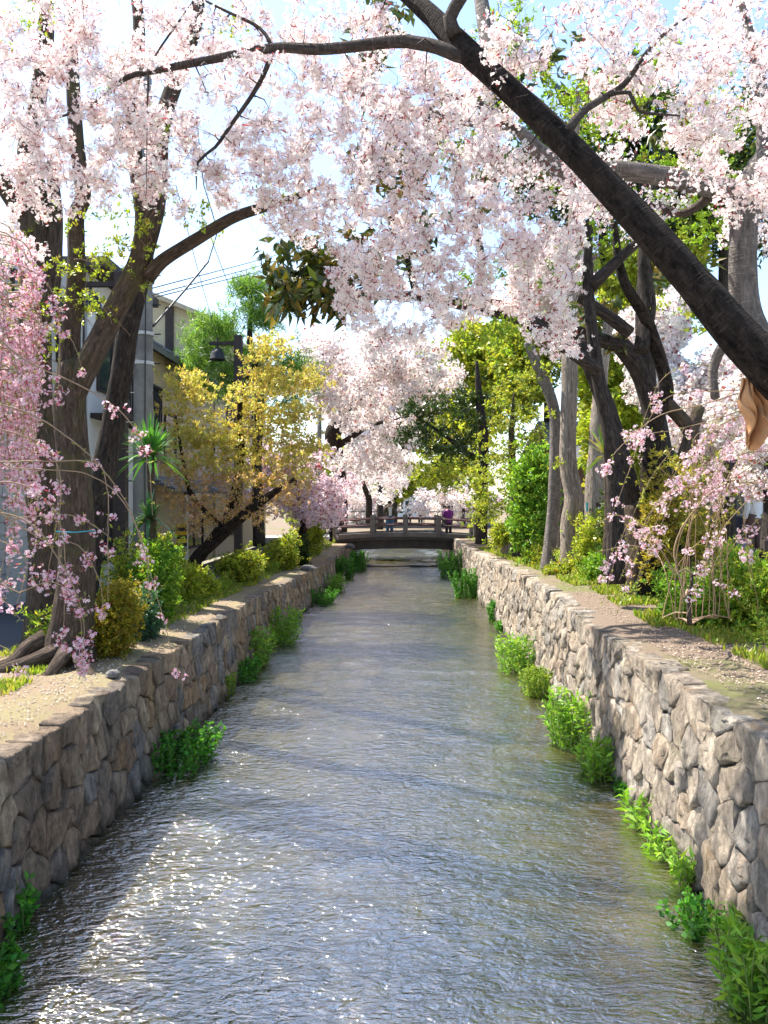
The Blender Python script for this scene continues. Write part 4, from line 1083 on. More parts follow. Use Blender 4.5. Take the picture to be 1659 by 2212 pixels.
T.limb([at(1430, 860, 13.3), at(1490, 930, 13.4), at(1500, 1010, 13.5)], [.12, .12, .13], 'bark_moss', 'branch', 12, .1)
T.limb([at(1440, 1290, 13.1), at(1452, 1200, 13.1), at(1450, 1100, 13.2), at(1480, 980, 13.3), at(1510, 880, 13.4)], [.10, .11, .11, .12, .10], 'bark_moss', 'branch', 12, .1)
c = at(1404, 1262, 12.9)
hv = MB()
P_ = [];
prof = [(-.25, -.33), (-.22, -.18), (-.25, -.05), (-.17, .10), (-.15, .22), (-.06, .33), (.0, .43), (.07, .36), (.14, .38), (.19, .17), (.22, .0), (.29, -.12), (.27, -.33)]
hv.prism([(c[0]+a, c[2]+b) for a, b in prof], 12.80, 13.25)  # solid block at the trunk front, the opening's darkness put into its colour
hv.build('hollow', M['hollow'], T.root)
leafy(T, [(1500, 700, 14, 60, 40), (1350, 640, 13.5, 50, 50)], LV_yg, .12, 1.0, .6, spacing=.14, tg_per=6)

# pale trunks
T = Tree('pale_tree', 'slim smooth grey trunk leaning left, leftmost of the three pale trunks', at(1190, 1230, 18.3))
T.limb([at(1182, 1250, 18.3), at(1188, 1180, 18.3), at(1196, 1080, 18.3), at(1200, 960, 18.3), at(1196, 880, 18.3), at(1170, 810, 18.2), at(1140, 740, 18)], [.19, .14, .13, .135, .12, .12, .09], 'bark_grey', 'trunk', 16, .12, .1, .1)
leafy(T, [(1150, 800, 18, 50, 40), (1200, 900, 18, 50, 50), (1220, 1000, 17.9, 30, 30)], LV_yg, .11, 1.0, .5, spacing=.16, tg_per=8)
T = Tree('pale_tree', 'straight fissured pale brown trunk in the middle of the three pale trunks', at(1235, 1240, 17.8))
T.limb([at(1236, 1262, 17.8), at(1234, 1210, 17.8), at(1232, 1130, 17.8), at(1240, 1080, 17.8), at(1228, 1000, 17.8), at(1230, 850, 17.8), at(1232, 700, 17.8), at(1240, 500, 17.8), at(1245, 200, 17.8)], [.32, .25, .20, .22, .175, .165, .155, .13, .08], 'bark_pale', 'trunk', 22, .1, .12, .14)
leafy(T, [(1240, 690, 17.8, 40, 30), (1245, 250, 17.8, 60, 50), (1255, 1130, 17.4, 30, 40)], LV_yg, .12, 1.0, .5, spacing=.12, tg_per=10)
T = Tree('pale_tree', 'thick brown-grey broken trunk, rightmost of the three pale trunks, with a small sign', at(1285, 1230, 17.2))
T.limb([at(1284, 1250, 17.2), at(1282, 1180, 17.2), at(1284, 1100, 17.2), at(1288, 1020, 17.2), at(1292, 930, 17.2), at(1300, 800, 17.3), at(1320, 660, 17.4)], [.29, .25, .22, .2, .17, .13, .09], 'bark_pale', 'trunk', 20, .1, .1, .12)
c = at(1268, 1095, 16.8)
MB().box(c[0]-.02, c[0]+.02, c[1]-.01, c[1]+.01, c[2]-.09, c[2]+.09).build('blue_tag', M['blue'], T.root)
sg = thing('sign_board', 'small dark brown notice board with white marks fixed to the broken trunk', 'sign', at(1300, 1100, 16.8))
c = at(1303, 1098, 16.7)
bd = MB().box(c[0]-.15, c[0]+.15, c[1], c[1]+.02, c[2]-.12, c[2]+.12).build('board', M['timber'], sg)
for i in range(5):
    x = c[0]-.11+i*.045
    MB().box(x, x+.03, c[1]-.003, c[1]+.001, c[2]-.01, c[2]+.03).build('letter', M['paper'], bd)

# stumps and shrubs right bank
def stump(x, y, Y, h, r, label, mat):
    c = at(x, y, Y); c[2] = ZR(Y)+.02
    T = Tree('tree_stump', label, c, None, 'stump')
    T.limb([c-[0, 0, .1], c+[0, 0, h*.5], c+[.02, 0, h]], [r*1.1, r, r*.9], mat, 'trunk', 14, .1, .1, .08)
stump(1190*.0+1188-92, 1195, 26, .75, .2, 'short sawn brown stump at the edge of the right wall', 'bark_pale')
stump(1118, 1200, 24, .85, .1, 'thin black post-like stump beside the bright green shrub', 'bark_dark')

bush('green_shrub', 'bright green leafy shrub beside the pale trunks', 1145, 1080, 20.5, 55, 130, .8, LV_bg, .17, 1700, lumps=9)
bush('green_shrub', 'low strap-leaved green clump at the right end of the bridge', 1092, 1150, 26.5, 40, 38, .9, LV_mix, .18, 800)
bush('red_berry_shrub', 'low nandina with red berries and leaves in front of the pale trunks', 1215, 1245, 17, 40, 35, .5, LV_mix, .1, 500, extra=([(petal_flower((0.5, 0.02, 0.02), .8)[0], petal_flower((0.5, 0.02, 0.02), .8)[1])], .1, 60))
bush('green_shrub', 'weedy green clump between the nandina and the hollow tree', 1315, 1250, 15, 60, 50, .6, LV_bg, .11, 1000)
bush('green_shrub', 'sparse leafy sapling growing in front of the fissured trunk', 1270, 1140, 16.6, 35, 50, .4, LV_yg, .11, 350)
bush('green_shrub', 'rounded green bush at the right edge of the frame', 1620, 1290, 10.2, 90, 110, .8, variants(leaf_cluster, 8, BG_+YG, 9, .6, .22), .10, 2200, lumps=10)
bush('green_shrub', 'low green bush under the weeping cherry on the right bank', 1500, 1290, 10.8, 70, 60, .6, LV_bg, .09, 900)
bush('green_shrub', 'yellowish broad-leaved bush behind the weeping cherry', 1480, 1050, 12.5, 100, 90, .7, variants(leaf_cluster, 8, [(0.34, 0.30, 0.05), (0.26, 0.27, 0.05), (0.42, 0.34, 0.05)], 8, .7, .25), .12, 700)

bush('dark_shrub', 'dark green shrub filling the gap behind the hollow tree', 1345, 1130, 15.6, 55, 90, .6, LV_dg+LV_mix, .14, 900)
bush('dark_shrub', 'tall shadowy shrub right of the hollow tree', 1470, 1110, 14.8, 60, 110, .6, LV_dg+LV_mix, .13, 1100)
bush('green_shrub', 'small mixed shrub between the smooth grey trunk and the bright green shrub', 1175, 1190, 19.6, 26, 40, .5, LV_mix, .12, 400)
# left bank shrubs
bush('golden_shrub', 'golden-green clipped shrub at the foot of the mossy tree', 238, 1335, 10.2, 62, 95, .45, variants(leaf_cluster, 8, [(0.32, 0.27, 0.025), (0.26, 0.26, 0.025), (0.14, 0.17, 0.02), (0.40, 0.27, 0.03)], 10, .55, .3), .065, 2600, lumps=11)
bush('blue_green_shrub', 'low blue-green shrub right of the golden shrub', 310, 1310, 11.2, 35, 50, .4, variants(leaf_cluster, 6, [(0.05, 0.13, 0.08), (0.08, 0.17, 0.08)], 10, .55, .22), .08, 700)
bush('green_shrub', 'upright green shrub on the left bank beside the gravel', 340, 1255, 12.9, 50, 80, .5, LV_bg, .10, 1300, lumps=8)
bush('green_shrub', 'light green low shrub spreading to the gravel edge', 425, 1262, 16.0, 52, 50, .6, LV_yg, .10, 1200)
bush('green_shrub', 'yellow-green shrub under the maple trunk', 515, 1215, 20.5, 60, 34, .9, LV_mix, .13, 1200)
bush('green_shrub', 'tall thin weedy shrub beside the utility pole', 360, 1190, 14.5, 40, 60, .6, LV_mix, .12, 500)
bush('green_shrub', 'bronze-tipped shrub near the left end of the bridge', 612, 1178, 25.5, 36, 30, 1.2, LV_mix, .16, 1000)
bush('green_shrub', 'dark green rounded shrub on the left bank before the bridge', 648, 1180, 29, 16, 30, .5, LV_dg, .16, 500)
bush('green_shrub', 'green hedge clump at the left end of the bridge', 676, 1152, 34, 26, 34, 1.0, LV_mix, .18, 700)
bush('green_shrub', 'green shrub behind the mossy tree on the left bank', 290, 1200, 13.5, 70, 60, .5, LV_mix, .10, 600)

# more distance: woods that close the view
def wood(name, label, x, y, Y, rx, ry, rY, var, size, n, mat='leaf'):
    c = at(x, y, Y)
    T = Tree(name, label, (c[0], Y, 1.0))
    T.limb([(c[0], Y, .8), (c[0]+.1, Y, c[2]*.5+.5), (c[0], Y, c[2])], [.3, .24, .1], 'bark_dark', 'trunk', 10, .5)
    pos, nor = [], []
    for i in range(10):
        d = rng.normal(size=3); d /= np.linalg.norm(d)
        lc = c+d*np.array([rx*Y/F, rY, ry*Y/F])*.6
        dd = rng.normal(size=(n//10, 3)); dd /= np.linalg.norm(dd, axis=1, keepdims=True)
        pos.append(lc+dd*rng.uniform(.4, 1, (len(dd), 1))*np.array([rx*Y/F, rY, ry*Y/F])*.5); nor.append(dd)
    pos = np.concatenate(pos); nor = np.concatenate(nor)
    Q, C = scatter(var, pos, rng.uniform(size*.7, size*1.3, len(pos)), rot_to(nor+rng.normal(0, .5, nor.shape)), tints(len(pos), .14, .05))
    T.crown(Q, C, mat)
wood('cherry_tree', 'pale cherry far behind the right bank beside the brown building', 1560, 880, 20, 130, 130, 1.8, BVX, .2, 2200, 'petal')
wood('cherry_tree', 'pale cherry behind the dark hollow tree on the right', 1430, 760, 22, 110, 130, 1.8, BVX, .18, 2400, 'petal')
wood('cherry_tree', 'blossoming cherry at the far right edge beyond the leaning trunk', 1660, 1000, 17, 70, 80, 1.2, BVX, .14, 1200, 'petal')
wood('broadleaf_tree', 'yellow-green broadleaf tree far beyond the bridge on the right', 1040, 830, 44, 110, 140, 4, LV_mix, .55, 2000)
wood('broadleaf_tree', 'green broadleaf tree behind the camphor tree', 1180, 760, 36, 120, 160, 3, LV_mix, .45, 2000)
wood('broadleaf_tree', 'tall fresh green tree behind the pale trunks', 1330, 930, 26, 110, 220, 2.5, LV_yg, .32, 2200)
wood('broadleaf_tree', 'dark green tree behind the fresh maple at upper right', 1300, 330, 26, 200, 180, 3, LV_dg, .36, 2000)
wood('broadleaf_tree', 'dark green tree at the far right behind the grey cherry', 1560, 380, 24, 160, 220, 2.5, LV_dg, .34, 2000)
wood('broadleaf_tree', 'green tree far beyond the bridge in the middle', 850, 1040, 75, 60, 50, 4, LV_mix, .5, 1200)
wood('broadleaf_tree', 'green tree beyond the bridge above the purple coat', 970, 1030, 70, 80, 50, 4, LV_mix, .5, 1500)
wood('cherry_tree', 'pale cherry far beyond the bridge in the middle', 800, 1090, 80, 70, 40, 4, BVX, .5, 900, 'petal')
wood('cherry_tree', 'pale cherry far beyond the bridge on the right', 1000, 1095, 85, 90, 40, 4, BVX, .5, 900, 'petal')
wood('cherry_tree', 'tall pale cherry rising beyond the bridge in the middle', 820, 900, 66, 100, 130, 4, BVX, .55, 1800, 'petal')
wood('broadleaf_tree', 'tall hazy green tree far beyond the bridge right of the middle', 960, 880, 78, 120, 150, 5, LV_mix, .65, 1800)
wood('broadleaf_tree', 'round green tree on the left beyond the pink weeping cherry', 740, 1000, 90, 90, 90, 5, LV_mix, .6, 1400)
wood('broadleaf_tree', 'bright green tree closing the gap between the dark stems on the right', 1400, 610, 25, 130, 110, 2.5, LV_yg, .32, 1900)
wood('cherry_tree', 'pale cherry closing the gap behind the magnolia bough', 1220, 600, 27, 120, 100, 2.5, BVX, .24, 1500, 'petal')
wood('broadleaf_tree', 'dark tree behind the weeping cherry left of the bridge', 660, 1060, 58, 80, 100, 4, LV_mix, .5, 1500)

# ------------------------------------------------------------------ weeping cherries near the camera
def weeping(name, label, base, trunk, strands, size, spacing, leafv=None, nleaf=.5, var=RV, dens=1.0, second=None):
    T = Tree(name, label, base)
    if trunk: T.limb(trunk[0], trunk[1], 'bark_ring', 'trunk', 10, .1)
    if second: T.limb(second[0], second[1], 'bark_ring', 'branch', 10, .1)
    paths, pos, lp = [], [], []
    NN = np.array(T.nodes)
    for st in strands:
        s_ = np.array(st[0][0]); dd = ((NN-s_)**2).sum(1); p_ = NN[dd.argmin()]
        if dd.min() > .01:          # carry the strand back to the wood it hangs from
            paths.append(catmull([p_, (p_+s_)/2+np.array([0, 0, .12*math.sqrt(dd.min())]), s_], [st[1]*1.6, st[1]*1.3, st[1]], .06))
        P, R = catmull(st[0], np.linspace(st[1], .0022, len(st[0])), .05)
        P = P+np.cumsum(rng.normal(0, .0025, P.shape), 0)
        paths.append((P, R))
        n = len(P); s0 = st[2] if len(st) > 2 else .25
        for i in range(int(n*s0), n):
            if rng.uniform() < .05/spacing*dens*.5*(st[3] if len(st) > 3 else 1):
                for _ in range(rng.integers(3, 8)): pos.append(P[i]+rng.normal(0, 1, 3)*np.array([.034, .034, .022])-[0, 0, .02])
            if rng.uniform() < nleaf: lp.append(P[i])
    link('strand', twig_mesh('strand', paths, 5), M['twig_pale'], T.root, kind='stuff')
    pos = np.array(pos)
    Q, C = scatter(var, pos, rng.uniform(size*.75, size*1.2, len(pos)), tint=tints(len(pos), .06, .02))
    if lp:
        lp = np.array(lp)
        Q2, C2 = scatter(leafv or LEAFLET, lp, rng.uniform(.03, .065, len(lp)), None, tints(len(lp), .15, .05))
        Q = np.concatenate([Q, Q2]); C = np.concatenate([C, C2])
    T.crown(Q, C, 'petal')
    return T
LEAFLET = variants(leaf_cluster, 6, [(0.32, 0.36, 0.06), (0.40, 0.40, 0.08)], 2, .8, .25)
# dense rosy curtain, left edge
st = []
for i in range(58):
    x = rng.uniform(-80, 85); y0 = rng.uniform(640, 900) if i % 4 else rng.uniform(520, 650); Y = rng.uniform(6.3, 7.6); L = rng.uniform(120, 420)*(1.0 if x < 40 else .8)
    st.append(([at(x-60, y0-rng.uniform(20, 60), Y), at(x-15, y0-20, Y), at(x+6, y0+L*.4, Y), at(x+rng.normal(0, 12), y0+L, Y)], .006, .15, .8))
weeping('weeping_cherry', 'curtain of rosy weeping cherry blossom hanging at the left edge', (-4.4, 7.2, 1.28),
        ([(-4.6, 7.0, 1.2), (-4.5, 7.0, 3.0), (-4.4, 7.0, 4.6), (-4.0, 7.0, 5.4)], [.12, .1, .08, .04]), st, .06, .045)
# loose sprays in front of the mossy tree
st = [([at(-40, 700, 6.2), at(60, 780, 6.2), at(200, 845, 6.2), at(285, 915, 6.2), at(320, 1010, 6.2), at(325, 1110, 6.2)], .008, .3, .45),
      ([at(-40, 860, 6.1), at(80, 900, 6.1), at(200, 985, 6.1), at(270, 1080, 6.1), at(310, 1180, 6.15), at(330, 1300, 6.2)], .007, .35, .35),
      ([at(-20, 1000, 6), at(120, 1000, 6), at(210, 1005, 6), at(235, 1060, 6), at(236, 1200, 6), at(235, 1300, 6)], .006, .3, .15),
      ([at(-30, 1040, 6), at(60, 1050, 6), at(130, 1120, 6), at(140, 1250, 6), at(125, 1400, 6)], .007, .2, .9),
      ([at(-30, 1100, 5.9), at(70, 1130, 5.9), at(150, 1230, 5.9), at(190, 1330, 5.9), at(185, 1440, 5.9)], .007, .3, .7),
      ([at(-30, 920, 6), at(90, 960, 6), at(130, 1040, 6), at(110, 1180, 6), at(95, 1260, 6)], .006, .3, .6),
      ([at(20, 1010, 6), at(200, 1030, 6), at(290, 1130, 6), at(345, 1330, 6), at(385, 1480, 6)], .005, .4, .16),
      ([at(-30, 560, 6.5), at(60, 580, 6.5), at(120, 640, 6.5), at(135, 760, 6.5), at(130, 880, 6.5)], .006, .1, .8),
      ([at(30, 1120, 6), at(150, 1110, 6), at(215, 1140, 6), at(240, 1160, 6)], .005, .2, .9),
      ([at(40, 1280, 5.9), at(120, 1260, 5.9), at(170, 1310, 5.9), at(178, 1450, 5.9)], .005, .3, .6),
      ([at(100, 1170, 6), at(170, 1180, 6), at(215, 1260, 6), at(225, 1330, 6)], .005, .3, .4),
      ([at(-30, 1270, 5.8), at(10, 1300, 5.8), at(45, 1340, 5.8)], .004, .5, .7), ([at(-30, 1380, 5.8), at(10, 1400, 5.8), at(40, 1440, 5.8)], .004, .5, .5),
      ([at(-30, 620, 6.4), at(70, 690, 6.4), at(150, 730, 6.4), at(175, 800, 6.4)], .005, .2, .7),
      ([at(-30, 1160, 5.9), at(30, 1180, 5.9), at(60, 1220, 5.9), at(40, 1300, 5.9)], .005, .1, 1.0)]
weeping('weeping_cherry', 'loose arching sprays of pink weeping cherry in front of the mossy tree', (-4.2, 5.8, 1.28),
        ([(-4.6, 5.8, 1.2), (-4.4, 5.8, 2.5), (-4.1, 5.9, 3.6), (-3.8, 6.0, 4.6)], [.09, .07, .05, .02]), st, .058, .05, nleaf=.35)
# right weeping cherry
st = []
for i in range(34):
    Y = rng.uniform(8.0, 9.8)
    if i % 2:
        bx = rng.uniform(1430, 1580); dx = rng.choice([-1, 1])*rng.uniform(60, 200); ap = rng.uniform(880, 1160); hh = 1330-ap
        st.append(([at(bx, 1335, 9.2), at(bx+dx*.12+rng.normal(0, 12), 1335-hh*.55, 9.1), at(bx+dx*.4+rng.normal(0, 15), ap+15, Y), at(bx+dx*.75, ap+rng.uniform(0, 40), Y), at(bx+dx*(1.0+rng.uniform(0, .15)), ap+rng.uniform(80, 220), Y)], .006, .5, .27))
    else:
        y0 = rng.uniform(760, 1150); L = rng.uniform(150, 380)
        st.append(([at(1720, y0+rng.uniform(-60, 20), Y), at(1720-L*.4, y0-rng.uniform(0, 50), Y), at(1720-L*.8, y0+rng.uniform(0, 60), Y), at(1720-L-rng.uniform(0, 40), y0+rng.uniform(100, 260), Y)], .006, .2, .30))
st += [([at(1530, 870, 8.4), at(1420, 900, 8.4), at(1340, 965, 8.3), at(1300, 1030, 8.3)], .007, .5, .8), ([at(1640, 870, 8.2), at(1560, 900, 8.2), at(1450, 930, 8.2), at(1350, 935, 8.2)], .006, .5, .5),
       ([at(1480, 1290, 8.6), at(1460, 1180, 8.6), at(1520, 1080, 8.5), at(1640, 1000, 8.4), at(1700, 960, 8.4)], .012, .9, .1), ([at(1460, 1240, 8.7), at(1400, 1150, 8.7), at(1330, 1110, 8.6), at(1290, 1130, 8.6)], .008, .6, .1),
       ([at(1460, 1240, 8.7), at(1380, 1180, 8.7), at(1290, 1190, 8.6)], .007, .6, .1)]
weeping('weeping_cherry', 'thin weeping cherry with mauve-pink blossom arching over the right bank', at(1480, 1310, 8.9),
        ([at(1490, 1350, 9.0), at(1488, 1300, 9.0), at(1496, 1240, 9.0)], [.03, .024, .016]), st, .06, .05, nleaf=.45, var=variants(blossom_cluster, 8, [(0.86, 0.66, 0.74), (0.89, 0.75, 0.79), (0.84, 0.58, 0.68)], 5, red=(0.4, .08, .1), leaf=(0.3, .3, .06)), second=([at(1745, 1350, 9.0), at(1740, 1150, 9.0), at(1725, 950, 9.0), at(1722, 740, 9.0)], [.06, .05, .035, .015]))

# ------------------------------------------------------------------ spiky plants
def yucca(name, label, x, y, Y, L, n, zb, cols, wd=.035, hang=.5):
    c = at(x, y, Y)
    T = Tree(name, label, (c[0], Y, zb), None, 'plant')
    T.limb([(c[0]-.05, Y, zb-.1), (c[0]+.03, Y, (zb+c[2])/2), tuple(c)], [.09, .07, .06], 'bark_moss', 'trunk', 10, .15)
    Q, C = [], []
    for i in range(n):
        a = rng.uniform(0, 6.283); el = rng.uniform(-.2, 1.5)**1.0 if rng.uniform() < .5 else rng.uniform(.5, 1.5); d = np.array([math.cos(a)*math.cos(el), math.sin(a)*math.cos(el), math.sin(el)])
        s = np.cross(d, [0, 0, 1.]); s /= np.linalg.norm(s)+1e-6
        l = L*rng.uniform(.7, 1.1); k = 5; pts = []
        for j in range(k+1):
            u = j/k; pts.append(c+d*l*u-np.array([0, 0, hang*l*u*u*max(0, 1-el/1.5)]))
        col = np.array(cols[rng.integers(len(cols))])*rng.uniform(.8, 1.2)
        for j in range(k):
            w0 = wd*(1-.9*(j/k)**2); w1 = wd*(1-.9*((j+1)/k)**2)
            Q.append([pts[j]-s*w0, pts[j]+s*w0, pts[j+1]+s*w1, pts[j+1]-s*w1]); C.append(col)
    T.crown(np.array(Q), np.array(C), 'leaf_gloss')
yucca('yucca_plant', 'spiky green yucca in front of the utility pole', 325, 985, 13.2, .66, 150, ZL(13.2), [(0.10, 0.30, 0.06), (0.15, 0.38, 0.06), (0.06, 0.19, 0.05)])
yucca('yucca_plant', 'smaller drooping yucca low down beside the utility pole', 322, 1120, 13.0, .5, 50, ZL(13), [(0.05, 0.15, 0.05), (0.08, 0.18, 0.05)], hang=.8)
yucca('yucca_plant', 'yellow-green yucca between the broken trunk and the hollow tree', 1310, 985, 15.0, .75, 60, ZR(15), [(0.22, 0.30, 0.05), (0.12, 0.24, 0.04), (0.34, 0.30, 0.06)], hang=.5)

# ------------------------------------------------------------------ plants along the water
def water_plant(x, y, w, h, side, label, kind):
    """(x, y) bottom middle in the frame; w, h in frame pixels; stands on the water line"""
    Y = F*ZC/(y-CY); c = at(x, y, Y); k = Y/F
    T = Tree('waterside_plant', label, (c[0], Y, 0), 'plants along the foot of the walls', 'plant')
    W, H = w*k*1.1, h*k*.8
    nst = max(9, int(36*min(1.4, max(.5, W*H*6))))
    paths, pos, dirs = [], [], []
    dep = min(.9, max(.25, W*1.0))
    for i in range(nst):
        b = np.array([c[0]+rng.uniform(-.42, .42)*W, Y+rng.uniform(-.5, .5)*dep, -.03])
        tip = b+np.array([rng.normal(0, .12)*W-side*.08*W, rng.normal(0, .08), H*rng.uniform(.55, 1.0)])
        m = (b+tip)/2+rng.normal(0, .02, 3)
        P, R = catmull([b, m, tip], [.006, .005, .003], .05)
        paths.append((P, R))
        for j in range(1, len(P)):
            for _ in range(2): pos.append(P[j]); dirs.append(rng.normal(0, 1, 3)*[1, 1, .4]+[0, 0, .55])
    link('stem', twig_mesh('stem', paths, 4), M['stem_green'], T.root, kind='stuff')
    pos = np.array(pos); dirs = np.array(dirs)
    if kind == 'lance':
        var = [one_leaf(1, .26, (0.20, 0.40, 0.04), .1, .35), one_leaf(1, .30, (0.28, 0.47, 0.05), .1, .3), one_leaf(1, .24, (0.13, 0.30, 0.03), .1, .4)]; s = .115
    elif kind == 'fine':
        var = variants(leaf_cluster, 6, [(0.24, 0.36, 0.04), (0.32, 0.38, 0.05), (0.16, 0.30, 0.03)], 5, .7, .3); s = .07
    else:
        var = variants(leaf_cluster, 6, [(0.07, 0.24, 0.03), (0.11, 0.32, 0.03), (0.05, 0.17, 0.025)], 4, .7, .45); s = .085
    Q, C = scatter(var, pos, rng.uniform(s*.65, s*1.25, len(pos)), rot_to(dirs), tints(len(pos), .15, .05))
    T.crown(Q, C, 'leaf', 'foliage')
ordw = ['nearest', 'second', 'third', 'fourth', 'fifth', 'sixth', 'seventh', 'eighth', 'ninth', 'tenth', 'eleventh', 'twelfth', 'thirteenth', 'fourteenth']
LP = [(2, 2150, 30, 140, 'bushy'), (32, 2000, 75, 120, 'bushy'), (118, 1880, 26, 40, 'bushy'), (285, 1690, 30, 36, 'bushy'), (375, 1655, 145, 105, 'bushy'), (470, 1500, 60, 60, 'fine'), (515, 1468, 66, 60, 'bushy'), (540, 1440, 70, 110, 'lance'), (602, 1390, 76, 95, 'lance'), (688, 1305, 60, 45, 'bushy'), (718, 1278, 50, 50, 'lance'), (738, 1250, 50, 60, 'bushy'), (773, 1232, 36, 55, 'bushy')]
for i, (x, y, w, h, kd) in enumerate(LP):
    water_plant(x, y, w, h, -1, f'green {"lance-leaved" if kd=="lance" else "pale fine-leaved" if kd=="fine" else "bushy"} water plant, {ordw[i]} from the camera along the left wall', kd)
RP = [(1630, 2170, 120, 200, 'lance'), (1600, 2060, 60, 120, 'lance'), (1512, 2000, 110, 75, 'bushy'), (1480, 1905, 56, 110, 'lance'), (1425, 1850, 60, 80, 'lance'), (1385, 1790, 50, 90, 'lance'), (1345, 1715, 22, 40, 'bushy'), (1292, 1680, 70, 110, 'lance'), (1235, 1610, 90, 150, 'lance'), (1165, 1500, 70, 80, 'fine'), (1120, 1450, 80, 100, 'lance'), (1090, 1362, 36, 30, 'bushy'), (1076, 1340, 36, 60, 'bushy'), (1012, 1290, 60, 80, 'bushy')]
for i, (x, y, w, h, kd) in enumerate(RP):
    water_plant(x, y, w, h, 1, f'green {"lance-leaved" if kd=="lance" else "pale fine-leaved" if kd=="fine" else "bushy"} water plant, {ordw[i]} from the camera along the right wall', kd)
water_plant(978, 1245, 55, 75, 1, 'bushy water plant below the right end of the bridge', 'bushy')

# ------------------------------------------------------------------ grass, pebbles, fallen petals
def grass(name, label, regions, n, cols, h):
    Q, C = [], []
    per = n//len(regions)
    for (x0, x1, y0, y1, zf) in regions:
        px = rng.uniform(x0, x1, per); py = rng.uniform(y0, y1, per)
        for a, b in zip(px, py):
            if mnoise.noise(Vector((a*1.3, b*1.3, 5))) < -.12: continue
            z = zf(b)-.01+.02
            d = rng.normal(0, .35, 2); hh = h*rng.uniform(.4, 1.1); ang = rng.uniform(0, 6.28); s = np.array([math.cos(ang), math.sin(ang), 0])*.006*(1+b/12)
            p = np.array([a, b, z]); t = p+[d[0]*hh, d[1]*hh, hh]
            m = (p+t)/2+[0, 0, hh*.12]
            Q.append([p-s, p+s, m+s, m-s]); Q.append([m-s, m+s, t, t])
            c = np.array(cols[rng.integers(len(cols))])*rng.uniform(.75, 1.25); C += [c, c]
    o = link(name, quads_mesh(name, np.array(Q), np.array(C)), M['leaf'], None, kind='stuff')
    tag(o, label, 'grass')
GC = [(0.24, 0.33, 0.04), (0.32, 0.38, 0.05), (0.16, 0.27, 0.03), (0.36, 0.34, 0.08)]
grass('grass', 'short yellow-green grass on the right bank', [(3.55, 5.2, 6.2, 10.5, ZR), (3.3, 4.6, 10.5, 14, ZR), (3.1, 4.2, 14, 20, lambda y: ZR(y)), (3.1, 4.5, 20, 32, ZR)], 20000, GC, .11)
grass('grass', 'patchy grass on the left bank beside the roots', [(-5.0, -3.9, 6.5, 9.3, ZL), (-5.0, -3.55, 10.0, 13.0, ZL), (-4.6, -3.5, 13, 20, ZL), (-4.6, -3.6, 20, 36, ZL)], 12000, GC, .08)

def undergrowth(name, label, regions, n, var, size, hmax):
    pos = []
    for (x0, x1, y0, y1, zf) in regions:
        k = n//len(regions)
        px = rng.uniform(x0, x1, k); py = rng.uniform(y0, y1, k)
        for a, b in zip(px, py):
            h = mnoise.noise(Vector((a*1.1, b*.8, 9)))+.35*mnoise.noise(Vector((a*3, b*3, 4)))
            if h < -.05: continue
            pos.append((a, b, zf(b)+rng.uniform(.0, 1)*hmax*min(1, h*1.8+.15)))
    pos = np.array(pos)
    Q, C = scatter(var, pos, rng.uniform(size*.6, size*1.4, len(pos)), rot_to(rng.normal(0, .8, pos.shape)+np.array([0, 0, .8])), tints(len(pos), .18, .07))
    tag(link(name, quads_mesh(name, Q, C), M['leaf'], None, kind='stuff'), label, 'undergrowth')
LV_w = variants(leaf_cluster, 10, YG+BG_+[(0.34, 0.30, 0.10)], 6, .7, .2)
undergrowth('undergrowth', 'loose weeds and low leafy growth along the left bank', [(-4.9, -4.0, 10.4, 14, ZL), (-4.8, -3.8, 14, 20, ZL), (-4.7, -3.65, 20, 30, ZL), (-4.6, -3.45, 30, 43, ZL)], 7000, LV_w, .10, .55)
undergrowth('undergrowth', 'loose weeds and low leafy growth along the right bank', [(3.9, 5.6, 8.0, 11, ZR), (3.5, 5.4, 11, 15, ZR), (3.35, 5, 15, 22, ZR), (3.5, 5.2, 22, 42, ZR)], 5500, LV_w, .10, .5)

def specks(name, label, regions, n, size, cols, flatq):
    Q, C = [], []
    for (x0, x1, y0, y1, zf, wgt) in regions:
        k = int(n*wgt)
        px = rng.uniform(x0, x1, k); py = rng.uniform(y0, y1, k)
        for a, b in zip(px, py):
            z = zf(b)+.02+mnoise.noise(Vector((a*.7, b*.7, 3)))*.035
            s = size*rng.uniform(.5, 1.3)
            c = np.array(cols[rng.integers(len(cols))])*rng.uniform(.8, 1.15)
            if flatq:
                ang = rng.uniform(0, 6.28); u = np.array([math.cos(ang), math.sin(ang), rng.normal(0, .3)])*s; v = np.array([-math.sin(ang), math.cos(ang), rng.normal(0, .3)])*s*.7
                p = np.array([a, b, z+.01]); Q.append([p-u, p-v, p+u, p+v]); C.append(c)
            else:
                p = np.array([a, b, z]); ang = rng.uniform(0, 6.28)
                cr = [p+np.array([math.cos(ang+i*1.571), math.sin(ang+i*1.571), 0])*s*rng.uniform(.7, 1.2) for i in range(4)]
                t = p+[rng.normal(0, .2)*s, rng.normal(0, .2)*s, s*.7]
                for i in range(4): Q.append([cr[i], cr[(i+1) % 4], t, t]); C.append(c)
    o = link(name, quads_mesh(name, np.array(Q), np.array(C)), M['petal'] if flatq else M['pebble'], None, kind='stuff')
    tag(o, label, 'petals' if flatq else 'gravel')
m_, t_, p_, o_ = nt('pebble'); a_ = nd(t_, 'ShaderNodeAttribute', attribute_name='Col'); t_.links.new(a_.outputs['Color'], p_.inputs['Base Color']); p_.inputs['Roughness'].default_value = .9
M['pebble'] = m_
